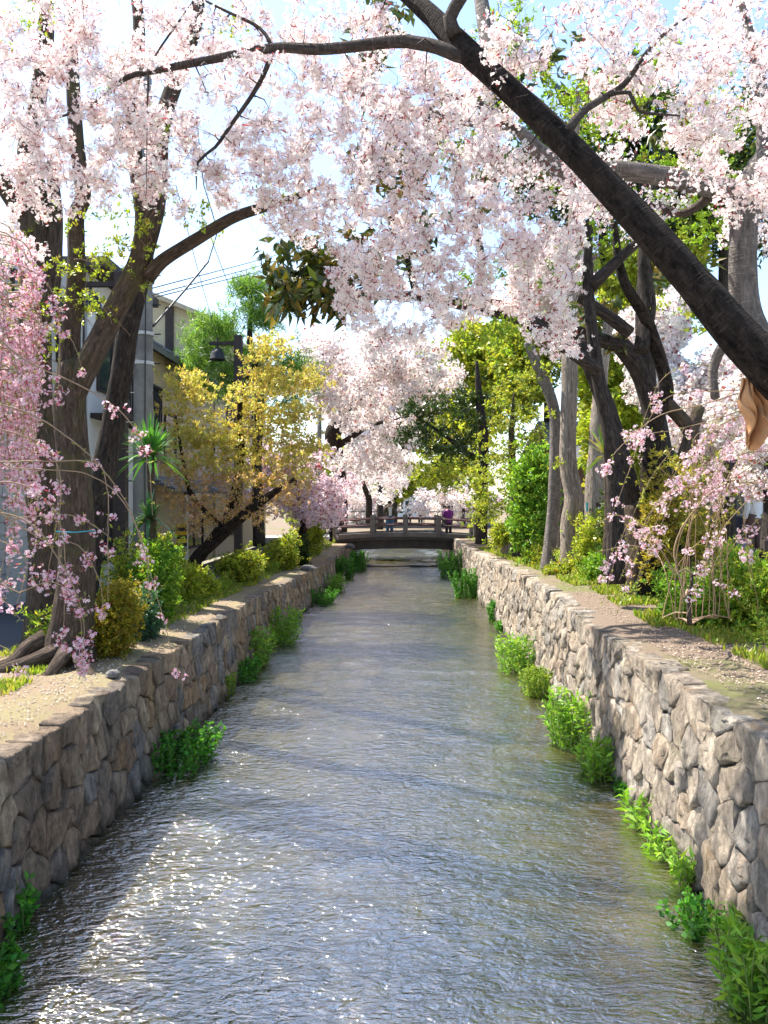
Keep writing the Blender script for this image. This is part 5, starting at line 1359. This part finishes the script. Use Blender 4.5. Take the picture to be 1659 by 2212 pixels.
specks('gravel', 'loose tan gravel on the left bank', [(-5.0, -3.2, 5.2, 9.5, ZL, .7), (-4.2, -3.2, 9.5, 16, ZL, .3)], 3000, .012, [(0.45, 0.36, 0.26), (0.55, 0.46, 0.34), (0.30, 0.24, 0.18), (0.5, .45, .4)], False)
specks('gravel', 'loose bark chips and gravel on the right bank', [(2.85, 4.4, 4.6, 9.5, ZR, .7), (2.9, 3.9, 9.5, 16, ZR, .3)], 3500, .014, [(0.30, 0.21, 0.15), (0.40, 0.30, 0.22), (0.20, 0.14, 0.10), (0.36, .28, .22)], False)
specks('fallen_petal', 'fallen pale petals scattered over both banks', [(-5.0, -3.2, 5.2, 14, ZL, .5), (2.85, 5, 4.6, 14, ZR, .5)], 1100, .011, [(0.85, .72, .72), (.8, .6, .6)], True)

# ------------------------------------------------------------------ houses on the left
HX = -7.3
def window(parent, plane, a0, a1, z0, z1, d, frame='timber', mull=1):
    """plane 'x' : on the wall x = d facing +x, a = y;  plane 'y' : on the wall y = d facing -y, a = x"""
    t = .06
    f, g = MB(), MB()
    def bx(m, p0, p1, q0, q1, e0, e1):
        if plane == 'x': m.box(d+e0, d+e1, p0, p1, q0, q1)
        else: m.box(p0, p1, d-e1, d-e0, q0, q1)
    bx(f, a0, a1, z0, z0+t, -.05, .06); bx(f, a0, a1, z1-t, z1, -.05, .06)
    bx(f, a0, a0+t, z0+t, z1-t, -.05, .06); bx(f, a1-t, a1, z0+t, z1-t, -.05, .06)
    for k in range(mull):
        c = a0+(a1-a0)*(k+1)/(mull+1); bx(f, c-t/2, c+t/2, z0+t, z1-t, -.05, .055)
    fo = f.build('window', M[frame], parent)
    for k in range(mull+1):
        p0 = a0+(a1-a0)*k/(mull+1); p1 = a0+(a1-a0)*(k+1)/(mull+1)
        g = MB(); bx(g, p0+t, p1-t, z0+t, z1-t, .004, .02); g.build('pane', M['glass'], fo)
    return fo

# cream gabled house
h = thing('house', 'cream plastered house with dark timbers and a sloping roof behind the utility pole', 'house', (-9.5, 32, 1))
MB().prism([(-13.6, 1), (HX, 1), (HX, 10.35), (-12.0, 12.25), (-13.6, 11.6)], 32, 44).build('wall', M['cream'], h)
MB().prism([(-14, 11.55), (-12.0, 12.36), (-6.95, 10.3), (-6.95, 10.12), (-12, 12.16), (-14, 11.4)], 31.6, 44.4).build('roof', M['tan'], h)
for x in (-9.1, -11.2): MB().box(x-.16, x+.16, 31.93, 31.999, 5, 10.9 if x > -10 else 11.7).build('timber_post', M['timber'], h)
MB().box(-13.6, HX-.002, 31.91, 31.995, 8.6, 8.95).build('timber_beam', M['timber'], h)
MB().box(-13.6, HX-.002, 31.91, 31.995, 5.2, 5.5).build('timber_beam', M['timber'], h)
window(h, 'y', -8.7, -7.6, 6.2, 7.9, 32); window(h, 'y', -10.8, -9.5, 6.2, 7.9, 32); window(h, 'x', 34, 36, 6.4, 7.9, HX); window(h, 'x', 38, 40, 6.4, 7.9, HX); window(h, 'x', 34, 37, 1.8, 3.8, HX)
MB().prism([(HX+.02, 5.0), (HX+1.1, 4.5), (HX+1.1, 4.42), (HX+.02, 4.9)], 32.2, 43.8).build('lean_to_roof', M['rooftile'], h)

# tan clapboard house
h = thing('house', 'tan clapboard house with grey tiled roof left of the utility pole', 'house', (-10, 22.6, 1))
MB().box(-13, HX-.03, 22.65, 31.8, 1, 7.7).build('wall', M['tan'], h)
bm_ = MB().prism([(0, 0), (.03, 0), (.012, .24), (0, .24)], -13, HX, 'x').mesh('board')
for i in range(27):
    z = 1.2+i*.24
    MB().prism([(22.645, z), (22.60, z), (22.63, z+.238), (22.645, z+.238)], -13, HX-.02, 'x').build('board', M['tan'], h)
rf = MB().prism([(-13.3, 7.6), (-10.2, 9.3), (-6.9, 7.5), (-6.9, 7.66), (-10.2, 9.5), (-13.3, 7.8)], 22.3, 32.0).build('roof', M['rooftile'], h)
for i in range(11):
    y = 22.6+i*.9
    MB().tube([(-10.15, y, 9.5), (-6.9, y, 7.70)], .06, 6).build('roof_ridge', M['rooftile'], rf)
window(h, 'y', -9.4, -8.2, 4.6, 5.9, 22.62); window(h, 'x', 24, 26.4, 4.4, 6.0, HX-.03); window(h, 'x', 27.5, 30, 1.6, 3.6, HX-.03)
MB().prism([(HX, 4.0), (HX+1.0, 3.6), (HX+1.0, 3.5), (HX, 3.88)], 22.7, 31.7).build('lean_to_roof', M['rooftile'], h)
MB().tube([(-9.6, 22.5, 4.55), (-8.6, 22.4, 4.3), (HX+.2, 22.4, 3.9), (HX+.25, 22.4, 1.3)], .09, 10).build('duct_pipe', M['shutter'], h)

# white panelled house with balcony
h = thing('house', 'white panelled house with dark posts and a railed balcony at far left', 'house', (-10, 19, 1))
MB().box(-13, HX-.05, 19.05, 22.3, 1, 8.6).build('wall', M['white'], h)
for x in (-7.5, -8.9): MB().box(x-.09, x+.09, 18.93, 19.04, 1, 8.6).build('timber_post', M['timber'], h)
MB().box(-13.4, -6.7, 18.5, 22.5, 8.6, 8.82).build('roof', M['timber'], h)
window(h, 'y', -8.7, -7.7, 6.0, 7.8, 19.05); window(h, 'x', 19.6, 21.6, 5.9, 7.9, HX-.05); window(h, 'x', 19.6, 21.6, 1.7, 3.6, HX-.05)
bl = MB().box(HX-.04, -6.5, 19.2, 22.2, 5.2, 5.32).build('balcony', M['timber'], h)
for i in range(19): MB().box(-6.54, -6.50, 19.25+i*.16, 19.28+i*.16, 5.32, 6.25).build('baluster', M['iron'], bl)
MB().box(-6.57, -6.47, 19.2, 22.2, 6.25, 6.31).build('handrail', M['iron'], bl)

# pale tiled building with shutter at the left edge
h = thing('house', 'pale tiled building with a ribbed roller shutter at the left edge', 'house', (-10, 13, 1))
MB().box(-13, HX-.03, 13.0, 18.7, 1, 8.2).build('wall', M['tile'], h)
for i in range(28):
    z = 1.4+i*.24
    MB().box(HX-.028, HX-.01, 13.05, 18.65, z, z+.2).build('tile_course', M['tile'], h)
sh = MB().box(HX-.005, HX+.05, 14.9, 16.6, 3.3, 3.6).build('shutter_box', M['shutter'], h)
for i in range(16):
    z = 1.25+i*.128
    MB().prism([(HX-.004, z), (HX+.03, z+.03), (HX+.03, z+.09), (HX-.004, z+.125)], 15.0, 16.5).build('shutter_slat', M['shutter'], sh) if False else MB().box(HX-.004, HX+.03-(i % 2)*.012, 15.0, 16.5, z, z+.124).build('shutter_slat', M['shutter'], sh)
window(h, 'x', 15.2, 16.6, 6.2, 7.6, HX-.01); window(h, 'x', 17.2, 18.4, 6.2, 7.6, HX-.01); MB().box(HX-.006, HX+.04, 17.0, 17.9, 1.2, 3.3).build('door', M['timber'], h)

# brown shop on the right
h = thing('shop_building', 'brown plastered shop with dark eaves beyond the right bank', 'building', (13, 27, 1.95))
MB().box(8.6, 22, 27.05, 38, 1.95, 5.4).build('wall', M['brownwall'], h)
MB().prism([(26.0, 5.2), (32, 8.0), (38.8, 5.2), (38.8, 5.4), (32, 8.2), (26.0, 5.4)], 8.0, 22.6, 'x').build('roof', M['rooftile'], h)
MB().box(9.6, 17, 26.0, 27.0, 3.75, 3.9).build('awning', M['concrete'], h)
window(h, 'y', 9.9, 13.2, 2.5, 3.7, 27.05, mull=3); window(h, 'y', 13.6, 16.6, 2.2, 3.7, 27.05, mull=2)
h = thing('house', 'dark brown house wall behind the hollow tree on the right', 'house', (9.5, 33, 1.5))
MB().box(6.6, 8.3, 31, 44, 1.2, 4.6).build('wall', M['brownwall'], h)
MB().prism([(30.4, 4.5), (36, 6.6), (44.6, 4.5), (44.6, 4.66), (36, 6.8), (30.4, 4.66)], 6.1, 8.5, 'x').build('roof', M['rooftile'], h)
window(h, 'y', 6.9, 8.0, 2.4, 3.6, 31)
# far building beyond the bridge
h = thing('far_building', 'pale blue-grey building far beyond the bridge in the middle', 'building', (1.8, 120, 1))
MB().box(-1.0, 4.8, 120.05, 130, 1, 9).build('wall', M['white'], h)
for i in range(4):
    for j in range(3):
        window(h, 'y', -.6+i*1.35, .4+i*1.35, 1.6+j*2.4, 3.4+j*2.4, 120.05)

# ------------------------------------------------------------------ poles, wires, lamps
def pole(label, x, Y, r, ztop, bands):
    c = at(x, 1085, Y); zb = ZL(Y)
    p = thing('utility_pole', label, 'pole', (c[0], Y, zb))
    MB().tube([(c[0], Y, zb-.2), (c[0], Y, ztop)], [r, r*.78], 20).build('pole_shaft', M['pole'], p, True)
    for z in bands: MB().lathe([(r*.9, -.03), (r*1.06, -.03), (r*1.06, .03), (r*.9, .03)], (c[0], Y, z), 20).build('steel_band', M['shutter'], p)
    MB().tube([(c[0]+r*.5, Y-r*1.0, zb+.1), (c[0]+r*.45, Y-r*1.0, 4.5), (c[0]+r*.6, Y-r*.95, ztop-1)], .012, 6).build('cable', M['wire'], p)
    for k in range(10): MB().tube([(c[0]-r*1.7, Y, 3.6+k*.55), (c[0]+r*1.7, Y, 3.6+k*.55)], .012, 5).build('step_bolt', M['iron'], p)
    for z in (ztop-.4, ztop-1.3):
        MB().box(c[0]-.9, c[0]+.9, Y-r-.08, Y-r, z, z+.09).build('crossarm', M['shutter'], p)
        for dx in (-.8, -.4, .4, .8): MB().lathe([(.0, .0), (.05, .0), (.03, .06), (.06, .1), (.0, .18)], (c[0]+dx, Y-r-.04, z+.09), 8).build('insulator', M['paper'], p)
    return c
pc = pole('thick grey concrete utility pole with steel bands on the left bank', 310, 15.2, .19, 11.5, [5.8, 6.35, 7.35, 8.1])
pole('distant slim utility pole beyond the evergreen on the left', 690, 46, .15, 12.5, [6, 9])
def wire(label, pts, r=.012):
    P, R = catmull(pts, [r]*len(pts), .5)
    o = link('overhead_wire', twig_mesh('overhead_wire', [(P, R)], 5), M['wire'])
    tag(o, label, 'wire', 'overhead wires')
px, py = pc[0], 15.2
def sagw(a, b, s): a, b = np.array(a, float), np.array(b, float); m = (a+b)/2; m[2] -= s; return [a, m, b]
wire('thick cable rising from the utility pole to the upper right', sagw((px+.18, py, 6.5), at(450, 565, 17), .02), .022)
wire('looped cable end climbing from the cable junction through the sky gap', [at(450, 565, 17), at(470, 500, 17), at(440, 400, 17), at(425, 250, 17)], .012)
wire('lowest of the wires crossing the sky gap to the right', sagw(at(320, 646, 15.2), at(690, 545, 46), .1))
wire('middle one of the wires crossing the sky gap', sagw(at(320, 640, 15.2), at(690, 530, 46), .1))
wire('upper one of the wires crossing the sky gap', sagw(at(320, 625, 15.2), at(690, 520, 46), .08))
wire('steep wire descending across the sky gap to the bell lamp', sagw(at(380, 400, 15.2), at(470, 730, 24), .1), .008)
wire('steep wire left of the evergreen tree top', sagw(at(450, 500, 15.2), at(560, 780, 38), .1), .008)
wire('wire slanting down to the distant pole', sagw(at(600, 560, 30), at(900, 760, 60), .3), .016)
wire('thin wire slanting down behind the magnolia leaves', sagw(at(560, 560, 30), at(860, 790, 60), .3), .012)

def bell_lamp(label, x, ytop, Y, side):
    k = Y/F; c = at(x, ytop, Y); zb = ZL(Y)
    L = thing('street_lamp', label, 'street lamp', (c[0], Y, zb))
    MB().box(c[0]-.11, c[0]+.11, Y-.11, Y+.11, zb-.1, c[2]).build('post', M['timber'], L)
    MB().box(min(c[0], c[0]+side*.85), max(c[0], c[0]+side*.85), Y-.05, Y+.05, c[2]-.28, c[2]-.18).build('arm', M['timber'], L)
    x2 = c[0]+side*.62
    MB().tube([(x2, Y, c[2]-.05), (x2, Y, c[2]-.38)], .03, 8).build('hanger', M['iron'], L)
    MB().lathe([(0, 0), (.06, 0), (.14, -.06), (.2, -.18), (.22, -.33), (.24, -.36), (.225, -.36), (.19, -.2), (0, -.06)], (x2, Y, c[2]-.36), 24).build('lamp_shade', M['iron'], L, True)
    MB().lathe([(0, -.18), (.06, -.2), (.07, -.27), (0, -.33)], (x2, Y, c[2]-.36), 12).build('bulb', M['paper'], L, True)
bell_lamp('dark timber lamp post with a hanging bell shade in front of the evergreen', 515, 725, 24, -1)
bell_lamp('bell-shaded street lamp half hidden behind the mossy tree fork', 262, 590, 16.4, -1)

g = thing('barrier_post', 'yellow and black striped guard post by the road on the left', 'post', at(392, 1170, 21))
c = at(392, 1100, 21)
MB().tube([(c[0]+.1, 21.1, ZL(21)-.1), (c[0]+.1, 21.1, ZL(21)+2.2)], .05, 10).build('steel_post', M['shutter'], g)
for i in range(6): MB().box(c[0]-.14, c[0]+.14, 20.98, 21.02, 2.05+i*.1, 2.15+i*.1-.002).build('stripe', M['yellow' if i % 2 else 'black'], g)
MB().box(c[0]-.03, c[0]+.03, 21.022, 21.08, ZL(21)-.1, 2.7).build('stake', M['iron'], g)

# lanterns
def lantern(label, x, y, Y, r):
    c = at(x, y, Y)
    l = thing('paper_lantern', label, 'lantern', c)
    MB().lathe([(0, r*.95), (.4*r, r*.9), (.85*r, r*.5), (r, 0), (.85*r, -r*.5), (.4*r, -r*.9), (0, -r*.95)], c, 14).build('shade', M['red'], l, True)
    MB().lathe([(0, r*1.1), (.4*r, r*1.1), (.42*r, r*.88), (0, r*.88)], c, 12).build('rim', M['black'], l)
    MB().tube([c+[0, 0, r], c+[0, 0, r+.5]], .01, 5).build('cord', M['wire'], l)
lantern('red paper lantern hanging among the blossom left of the bridge', 689, 1008, 30, .14)
lantern('small red lantern low in the pink weeping cherry', 766-58, 1112, 39, .12)

# cloth hanging from the leaning trunk
V, Fc = [], []
nu, nv = 22, 30
for j in range(nv+1):
    v = j/nv
    for i in range(nu+1):
        u = i/nu
        x = 1622+(u-.5)*(34+46*v+10*math.sin(v*6))+22*v+5*math.sin(v*11+u*4); y = 815+v*(120+26*math.sin(u*7)+14*math.sin(u*17+1)+38*u)
        fold = .075*math.sin(u*11+v*4.5)*(.35+.65*v)+.03*math.sin(u*25-v*7)+.025*math.sin(v*9+u*3)
        p = at(x, y, 5.55); p[1] += fold; V.append(p)
for j in range(nv):
    for i in range(nu):
        a = j*(nu+1)+i; Fc.append((a, a+1, a+nu+2, a+nu+1))
o = link('hanging_cloth', new_mesh('hanging_cloth', V, Fc, True), M['cloth'])
sm = o.modifiers.new('solid', 'SOLIDIFY'); sm.thickness = .004
tag(o, 'orange-brown ragged cloth hanging below the leaning trunk', 'cloth')

# railing with banner at right
r_ = thing('railing', 'grey metal railing with a navy banner and white notice at the right edge', 'railing', at(1620, 1190, 21))
Yr = 21
for x in (1575, 1615, 1652, 1700):
    c = at(x, 1175, Yr); MB().tube([(c[0], Yr, 1.9), (c[0], Yr, 3.0)], .025, 8).build('post', M['iron'], r_)
a, b = at(1565, 1112, Yr), at(1720, 1112, Yr)
MB().tube([a, b], .025, 8).build('rail', M['shutter'], r_)
MB().box(at(1572, 0, Yr)[0], at(1650, 0, Yr)[0], Yr-.04, Yr-.03, at(0, 1165, Yr)[2], at(0, 1116, Yr)[2]).build('banner', M['navy'], r_)
MB().box(at(1634, 0, Yr)[0], at(1644, 0, Yr)[0], Yr-.05, Yr-.042, at(0, 1158, Yr)[2], at(0, 1118, Yr)[2]).build('notice', M['paper'], r_)
f_ = thing('low_fence', 'low dark slatted fence below the pavement at the right edge', 'fence', at(1640, 1200, 15))
for i in range(26):
    c = at(1590+i*5, 1190, 15); MB().box(c[0]-.012, c[0]+.012, 14.98, 15.02, 1.6, 2.35).build('slat', M['timber'], f_)
c0, c1 = at(1585, 1190, 15), at(1722, 1190, 15)
MB().box(c0[0], c1[0], 15.022, 15.07, 2.2, 2.27).build('rail', M['timber'], f_)
MB().box(at(1655, 0, 15)[0]-.07, at(1655, 0, 15)[0]+.07, 14.9, 15.05, 1.6, 2.5).build('post', M['timber'], f_)

# stones on the left bank
for (x, y, Y, s, lb) in ((665, 1215, 26, .28, 'small flat stone on the left bank path near the dark shrub'), (755, 1175, 40, .3, 'squarish stone block by the left end of the bridge'), (245, 1452, 8.9, .09, 'small stone by the roots of the mossy tree')):
    c = at(x, y, Y); c[2] = ZL(Y)+.04
    V, Fc = [], []
    m = MB().lathe([(0, s*.5), (s*.5, s*.42), (s*.9, s*.1), (s*.85, -s*.3), (0, -s*.3)], (0, 0, 0), 9)
    o = link('stone_block', new_mesh('stone_block', [tuple(np.array(v)*rng.uniform(.85, 1.15, 3)) for v in m.V], m.F), M['concrete']); o.location = c
    tag(o, lb, 'stone')

# ------------------------------------------------------------------ people
def skin_body(name, verts, edges, radii, mat, parent):
    me = bpy.data.meshes.new(name); me.from_pydata(verts, edges, [])
    o = bpy.data.objects.new(name, me); scene.collection.objects.link(o)
    md = o.modifiers.new('skin', 'SKIN')
    for i, r in enumerate(radii):
        v = me.skin_vertices[0].data[i]; v.radius = (r, r); v.use_root = (i == 0)
    s = o.modifiers.new('sub', 'SUBSURF'); s.levels = 1; s.render_levels = 1
    dg = bpy.context.evaluated_depsgraph_get()
    me2 = bpy.data.meshes.new_from_object(o.evaluated_get(dg))
    bpy.data.objects.remove(o); me2.name = name
    me2.polygons.foreach_set('use_smooth', [True]*len(me2.polygons))
    if len(me2.materials) == 0: me2.materials.append(mat)
    else: me2.materials[0] = mat
    ob = link(name, me2, None, parent)
    return ob
SKIN = flat('skin', (0.52, 0.33, 0.24), .6)
def person(label, loc, yaw, H, top, bottom, hair, pose='down', coat=False, hat=None, shirt=None, ponytail=False, bag=None):
    """built in its own frame facing -Y, then turned by yaw"""
    p = thing('person', label, 'person', loc)
    k = H
    hand = {'down': [(.14, 0, .63), (.155, -.02, .50), (.15, -.05, .42)], 'pocket': [(.16, .02, .63), (.15, -.05, .53), (.10, -.08, .52)],
            'camera': [(.15, -.05, .66), (.12, -.16, .74), (.04, -.19, .86)]}[pose]
    V = [(0, 0, .53), (0, .005, .62), (0, .01, .72), (0, .01, .80), (0, -.005, .86), (0, -.02, .91), (0, -.015, .965)]
    R = [.075, .07, .085, .075, .033, .052, .048]
    E = [(i, i+1) for i in range(6)]
    for s in (-1, 1):
        b = len(V); V += [(s*.06, 0, .50), (s*.062, -.008, .28), (s*.065, .01, .05), (s*.068, -.07, .02)]; R += [.058, .042, .03, .024]
        E += [(0, b), (b, b+1), (b+1, b+2), (b+2, b+3)]
        b = len(V); V += [(s*.105, .01, .795)]+[(s*h_[0], h_[1], h_[2]) for h_ in hand]; R += [.042, .032, .025, .02]
        E += [(3, b), (b, b+1), (b+1, b+2), (b+2, b+3)]
    sc = lambda v: (v[0]*k, v[1]*k, v[2]*k)
    skin_body('body', [sc(v) for v in V], E, [r*k for r in R], SKIN, None).parent = p
    def add(mb, name, mat, par=None, smooth=True):
        o = link(name, mb.mesh(name, smooth), mat); o.parent = par or p; return o
    # trousers or skirt
    tr = MB()
    for s in (-1, 1): tr.tube([sc((s*.04, .003, .55)), sc((s*.06, 0, .46)), sc((s*.064, -.008, .28)), sc((s*.066, .008, .045))], [.085*k, .075*k, .056*k, .048*k], 12)
    add(tr, 'trousers', bottom)
    sh = MB()
    for s in (-1, 1): sh.tube([sc((s*.066, .03, .022)), sc((s*.067, -.03, .022)), sc((s*.069, -.09, .016))], [.03*k, .034*k, .02*k], 10)
    add(sh, 'shoes', M['black'])
    # jacket: elliptical rings
    hem = .40 if coat else .50
    rings = [(hem, .115, .085), (.56, .108, .08), (.64, .105, .08), (.74, .122, .086), (.80, .118, .075), (.835, .075, .055), (.85, .04, .04)]
    jm = MB(); n = 18; b0 = 0
    for (z, rx, ry) in rings:
        for i in range(n):
            a = 2*math.pi*i/n; jm.V.append(sc((rx*math.cos(a), .008+ry*math.sin(a), z)))
    for r_i in range(len(rings)-1):
        for i in range(n):
            j = (i+1) % n; jm.F.append((r_i*n+i, r_i*n+j, (r_i+1)*n+j, (r_i+1)*n+i))
    for s in (-1, 1):
        pts = [(s*.085, .008, .80), (s*.125, .008, .775)]+[(s*h_[0], h_[1], h_[2]) for h_ in hand[:2]]
        jm.tube([sc(q) for q in pts], [.05*k, .05*k, .043*k, .036*k], 12)
    jk = add(jm, 'jacket', top)
    if shirt is not None:
        add(MB().prism([(-.04*k, .55*k), (.04*k, .55*k), (.055*k, .82*k), (-.055*k, .82*k)], -.085*k, -.07*k), 'shirt_front', shirt, jk, False)
    # head details
    hm = MB()
    hm.lathe([(0, .062), (.032, .055), (.052, .03), (.058, 0), (.055, -.03), (.05, -.045)] if False else [(0, .064*k), (.034*k, .056*k), (.053*k, .032*k), (.058*k, .0), (.054*k, -.025*k)], (0, .008*k, .945*k), 16)
    if hat is None: add(hm, 'hair', hair)
    else:
        hb = add(hm, 'hair', hair)
        ht = MB().lathe([(0, .072*k), (.04*k, .064*k), (.058*k, .04*k), (.062*k, .02*k), (.058*k, .02*k)], (0, 0, .945*k), 16)
        ht.prism([(-.05*k, -.05*k), (.05*k, -.05*k), (.035*k, -.115*k), (-.035*k, -.115*k)], .962*k, .968*k, 'z')
        add(ht, 'cap', hat)
        add(MB().box(-.045*k, .045*k, -.085*k, -.066*k, .935*k, .95*k), 'sunglasses', M['black'], None, False)
    fc = MB()
    for s in (-1, 1): fc.box(s*.02*k-.007*k, s*.02*k+.007*k, -.073*k, -.066*k, .938*k, .944*k)
    add(fc, 'eyes', M['black'], None, False)
    add(MB().prism([(-.008*k, .915*k), (.008*k, .915*k), (0, .938*k)], -.082*k, -.06*k), 'nose', SKIN, None, False)
    add(MB().box(-.016*k, .016*k, -.071*k, -.06*k, .897*k, .902*k), 'mouth', flat('lips', (.4, .14, .12)) if 'lips' not in bpy.data.materials else bpy.data.materials['lips'], None, False)
    er = MB()
    for s in (-1, 1): er.tube([sc((s*.052, -.005, .92)), sc((s*.058, .0, .945))], [.008*k, .01*k], 6)
    add(er, 'ears', SKIN)
    hd = MB()
    for s in (-1, 1):
        w_ = np.array(hand[2]); w_[0] *= s; e_ = np.array(hand[1]); e_[0] *= s
        d = (w_-e_)/np.linalg.norm(w_-e_); side = np.array([1., 0, 0])
        for fi in range(4): hd.tube([sc(w_+side*(fi-1.5)*.009), sc(w_+side*(fi-1.5)*.010+d*.03), sc(w_+side*(fi-1.5)*.009+d*(.048+.004*(fi in (1, 2)))+np.array([0, -.012, 0]))], [.0055*k, .005*k, .004*k], 5)
        hd.tube([sc(w_-d*.005+side*-s*.02), sc(w_+d*.015+side*-s*.034+np.array([0, -.01, 0]))], [.006*k, .005*k], 5)
    add(hd, 'fingers', SKIN)
    if ponytail: add(MB().tube([sc((0, .06, .96)), sc((0, .085, .90)), sc((0, .08, .80)), sc((0, .075, .72))], [.02*k, .028*k, .022*k, .006*k], 8), 'ponytail', hair)
    if bag: add(MB().box(-.17*k, -.11*k, .02*k, .1*k, .50*k, .62*k), 'shoulder_bag', bag, None, False)
    if pose == 'camera': add(MB().box(-.035*k, .035*k, -.215*k, -.205*k, .86*k, .93*k), 'phone', M['black'], None, False)
    p.rotation_euler = (0, 0, yaw)
    return p
HAIR = flat('dark_hair', (0.025, 0.018, 0.015), .5); REDHAIR = flat('reddish_hair', (0.14, 0.045, 0.035), .5)
zd = lambda x: arc(x)-.1
person('man in olive jacket, cap and sunglasses standing on the bridge, hands in pockets', (-.58, BY+1.0, zd(-.6)), math.radians(12), 1.76, flat('olive_jacket', (0.075, 0.065, 0.04)), flat('blue_jeans', (0.07, 0.16, 0.28)), HAIR, 'pocket', hat=flat('dark_cap', (.03, .03, .03)), shirt=M['paper'])
person('woman in purple coat on the bridge raising a phone, seen from behind', (2.68, BY+1.3, zd(2.7)), math.radians(190), 1.60, flat('purple_coat', (0.20, 0.025, 0.24)), flat('dark_trousers', (0.03, .028, .035)), HAIR, 'camera', coat=True)
person('woman in white top with a reddish ponytail behind the banner railing', (10.45, 23.6, 1.95), math.radians(175), 1.62, flat('white_top', (0.72, 0.68, 0.58)), flat('grey_skirt', (.10, .10, .10)), REDHAIR, 'down', ponytail=True, bag=M['black'])
person('person in dark navy clothes beside the woman in white', (10.0, 25.0, 1.95), math.radians(160), 1.66, flat('navy_coat', (0.03, 0.035, 0.06)), flat('black_trousers', (.02, .02, .025)), HAIR, 'down')
person('person in a white shirt half hidden by the shrubs on the right pavement', (9.0, 20.6, 1.95), math.radians(200), 1.7, flat('white_shirt', (0.62, 0.62, 0.62)), flat('brown_trousers', (.10, .06, .05)), HAIR, 'down')
person('distant person in teal clothes on the far path beyond the bridge', (.75, 70, 1.3), math.radians(10), 1.75, flat('teal_top', (0.03, 0.13, 0.16)), flat('teal_trousers', (.03, .07, .09)), HAIR, 'down')
person('distant person in dark teal with a pale shirt, right one of the far pair', (1.75, 70, 1.3), math.radians(-20), 1.75, flat('dark_teal_top', (0.04, 0.16, 0.20)), flat('dark_teal_trousers', (.02, .05, .07)), HAIR, 'down', shirt=M['paper'])
# far footbridge railing they stand behind
fr = thing('far_railing', 'thin dark railing far beyond the bridge where two people stand', 'railing', (1, 69, 1.2))
MB().box(-5, 8, 69.2, 71.5, .8, 1.3).build('deck', M['concrete'], fr)
for z in (1.75, 2.35): MB().box(-5, 8, 69.3, 69.36, z, z+.07).build('rail', M['iron'], fr)
for i in range(12): MB().box(-4.9+i*1.15, -4.83+i*1.15, 69.37, 69.43, 1.3, 2.4).build('post', M['iron'], fr)
tt = sum(len(o.data.polygons) for o in scene.objects if o.type == 'MESH')
print('TOTAL polys', tt, 'objects', len(scene.objects))
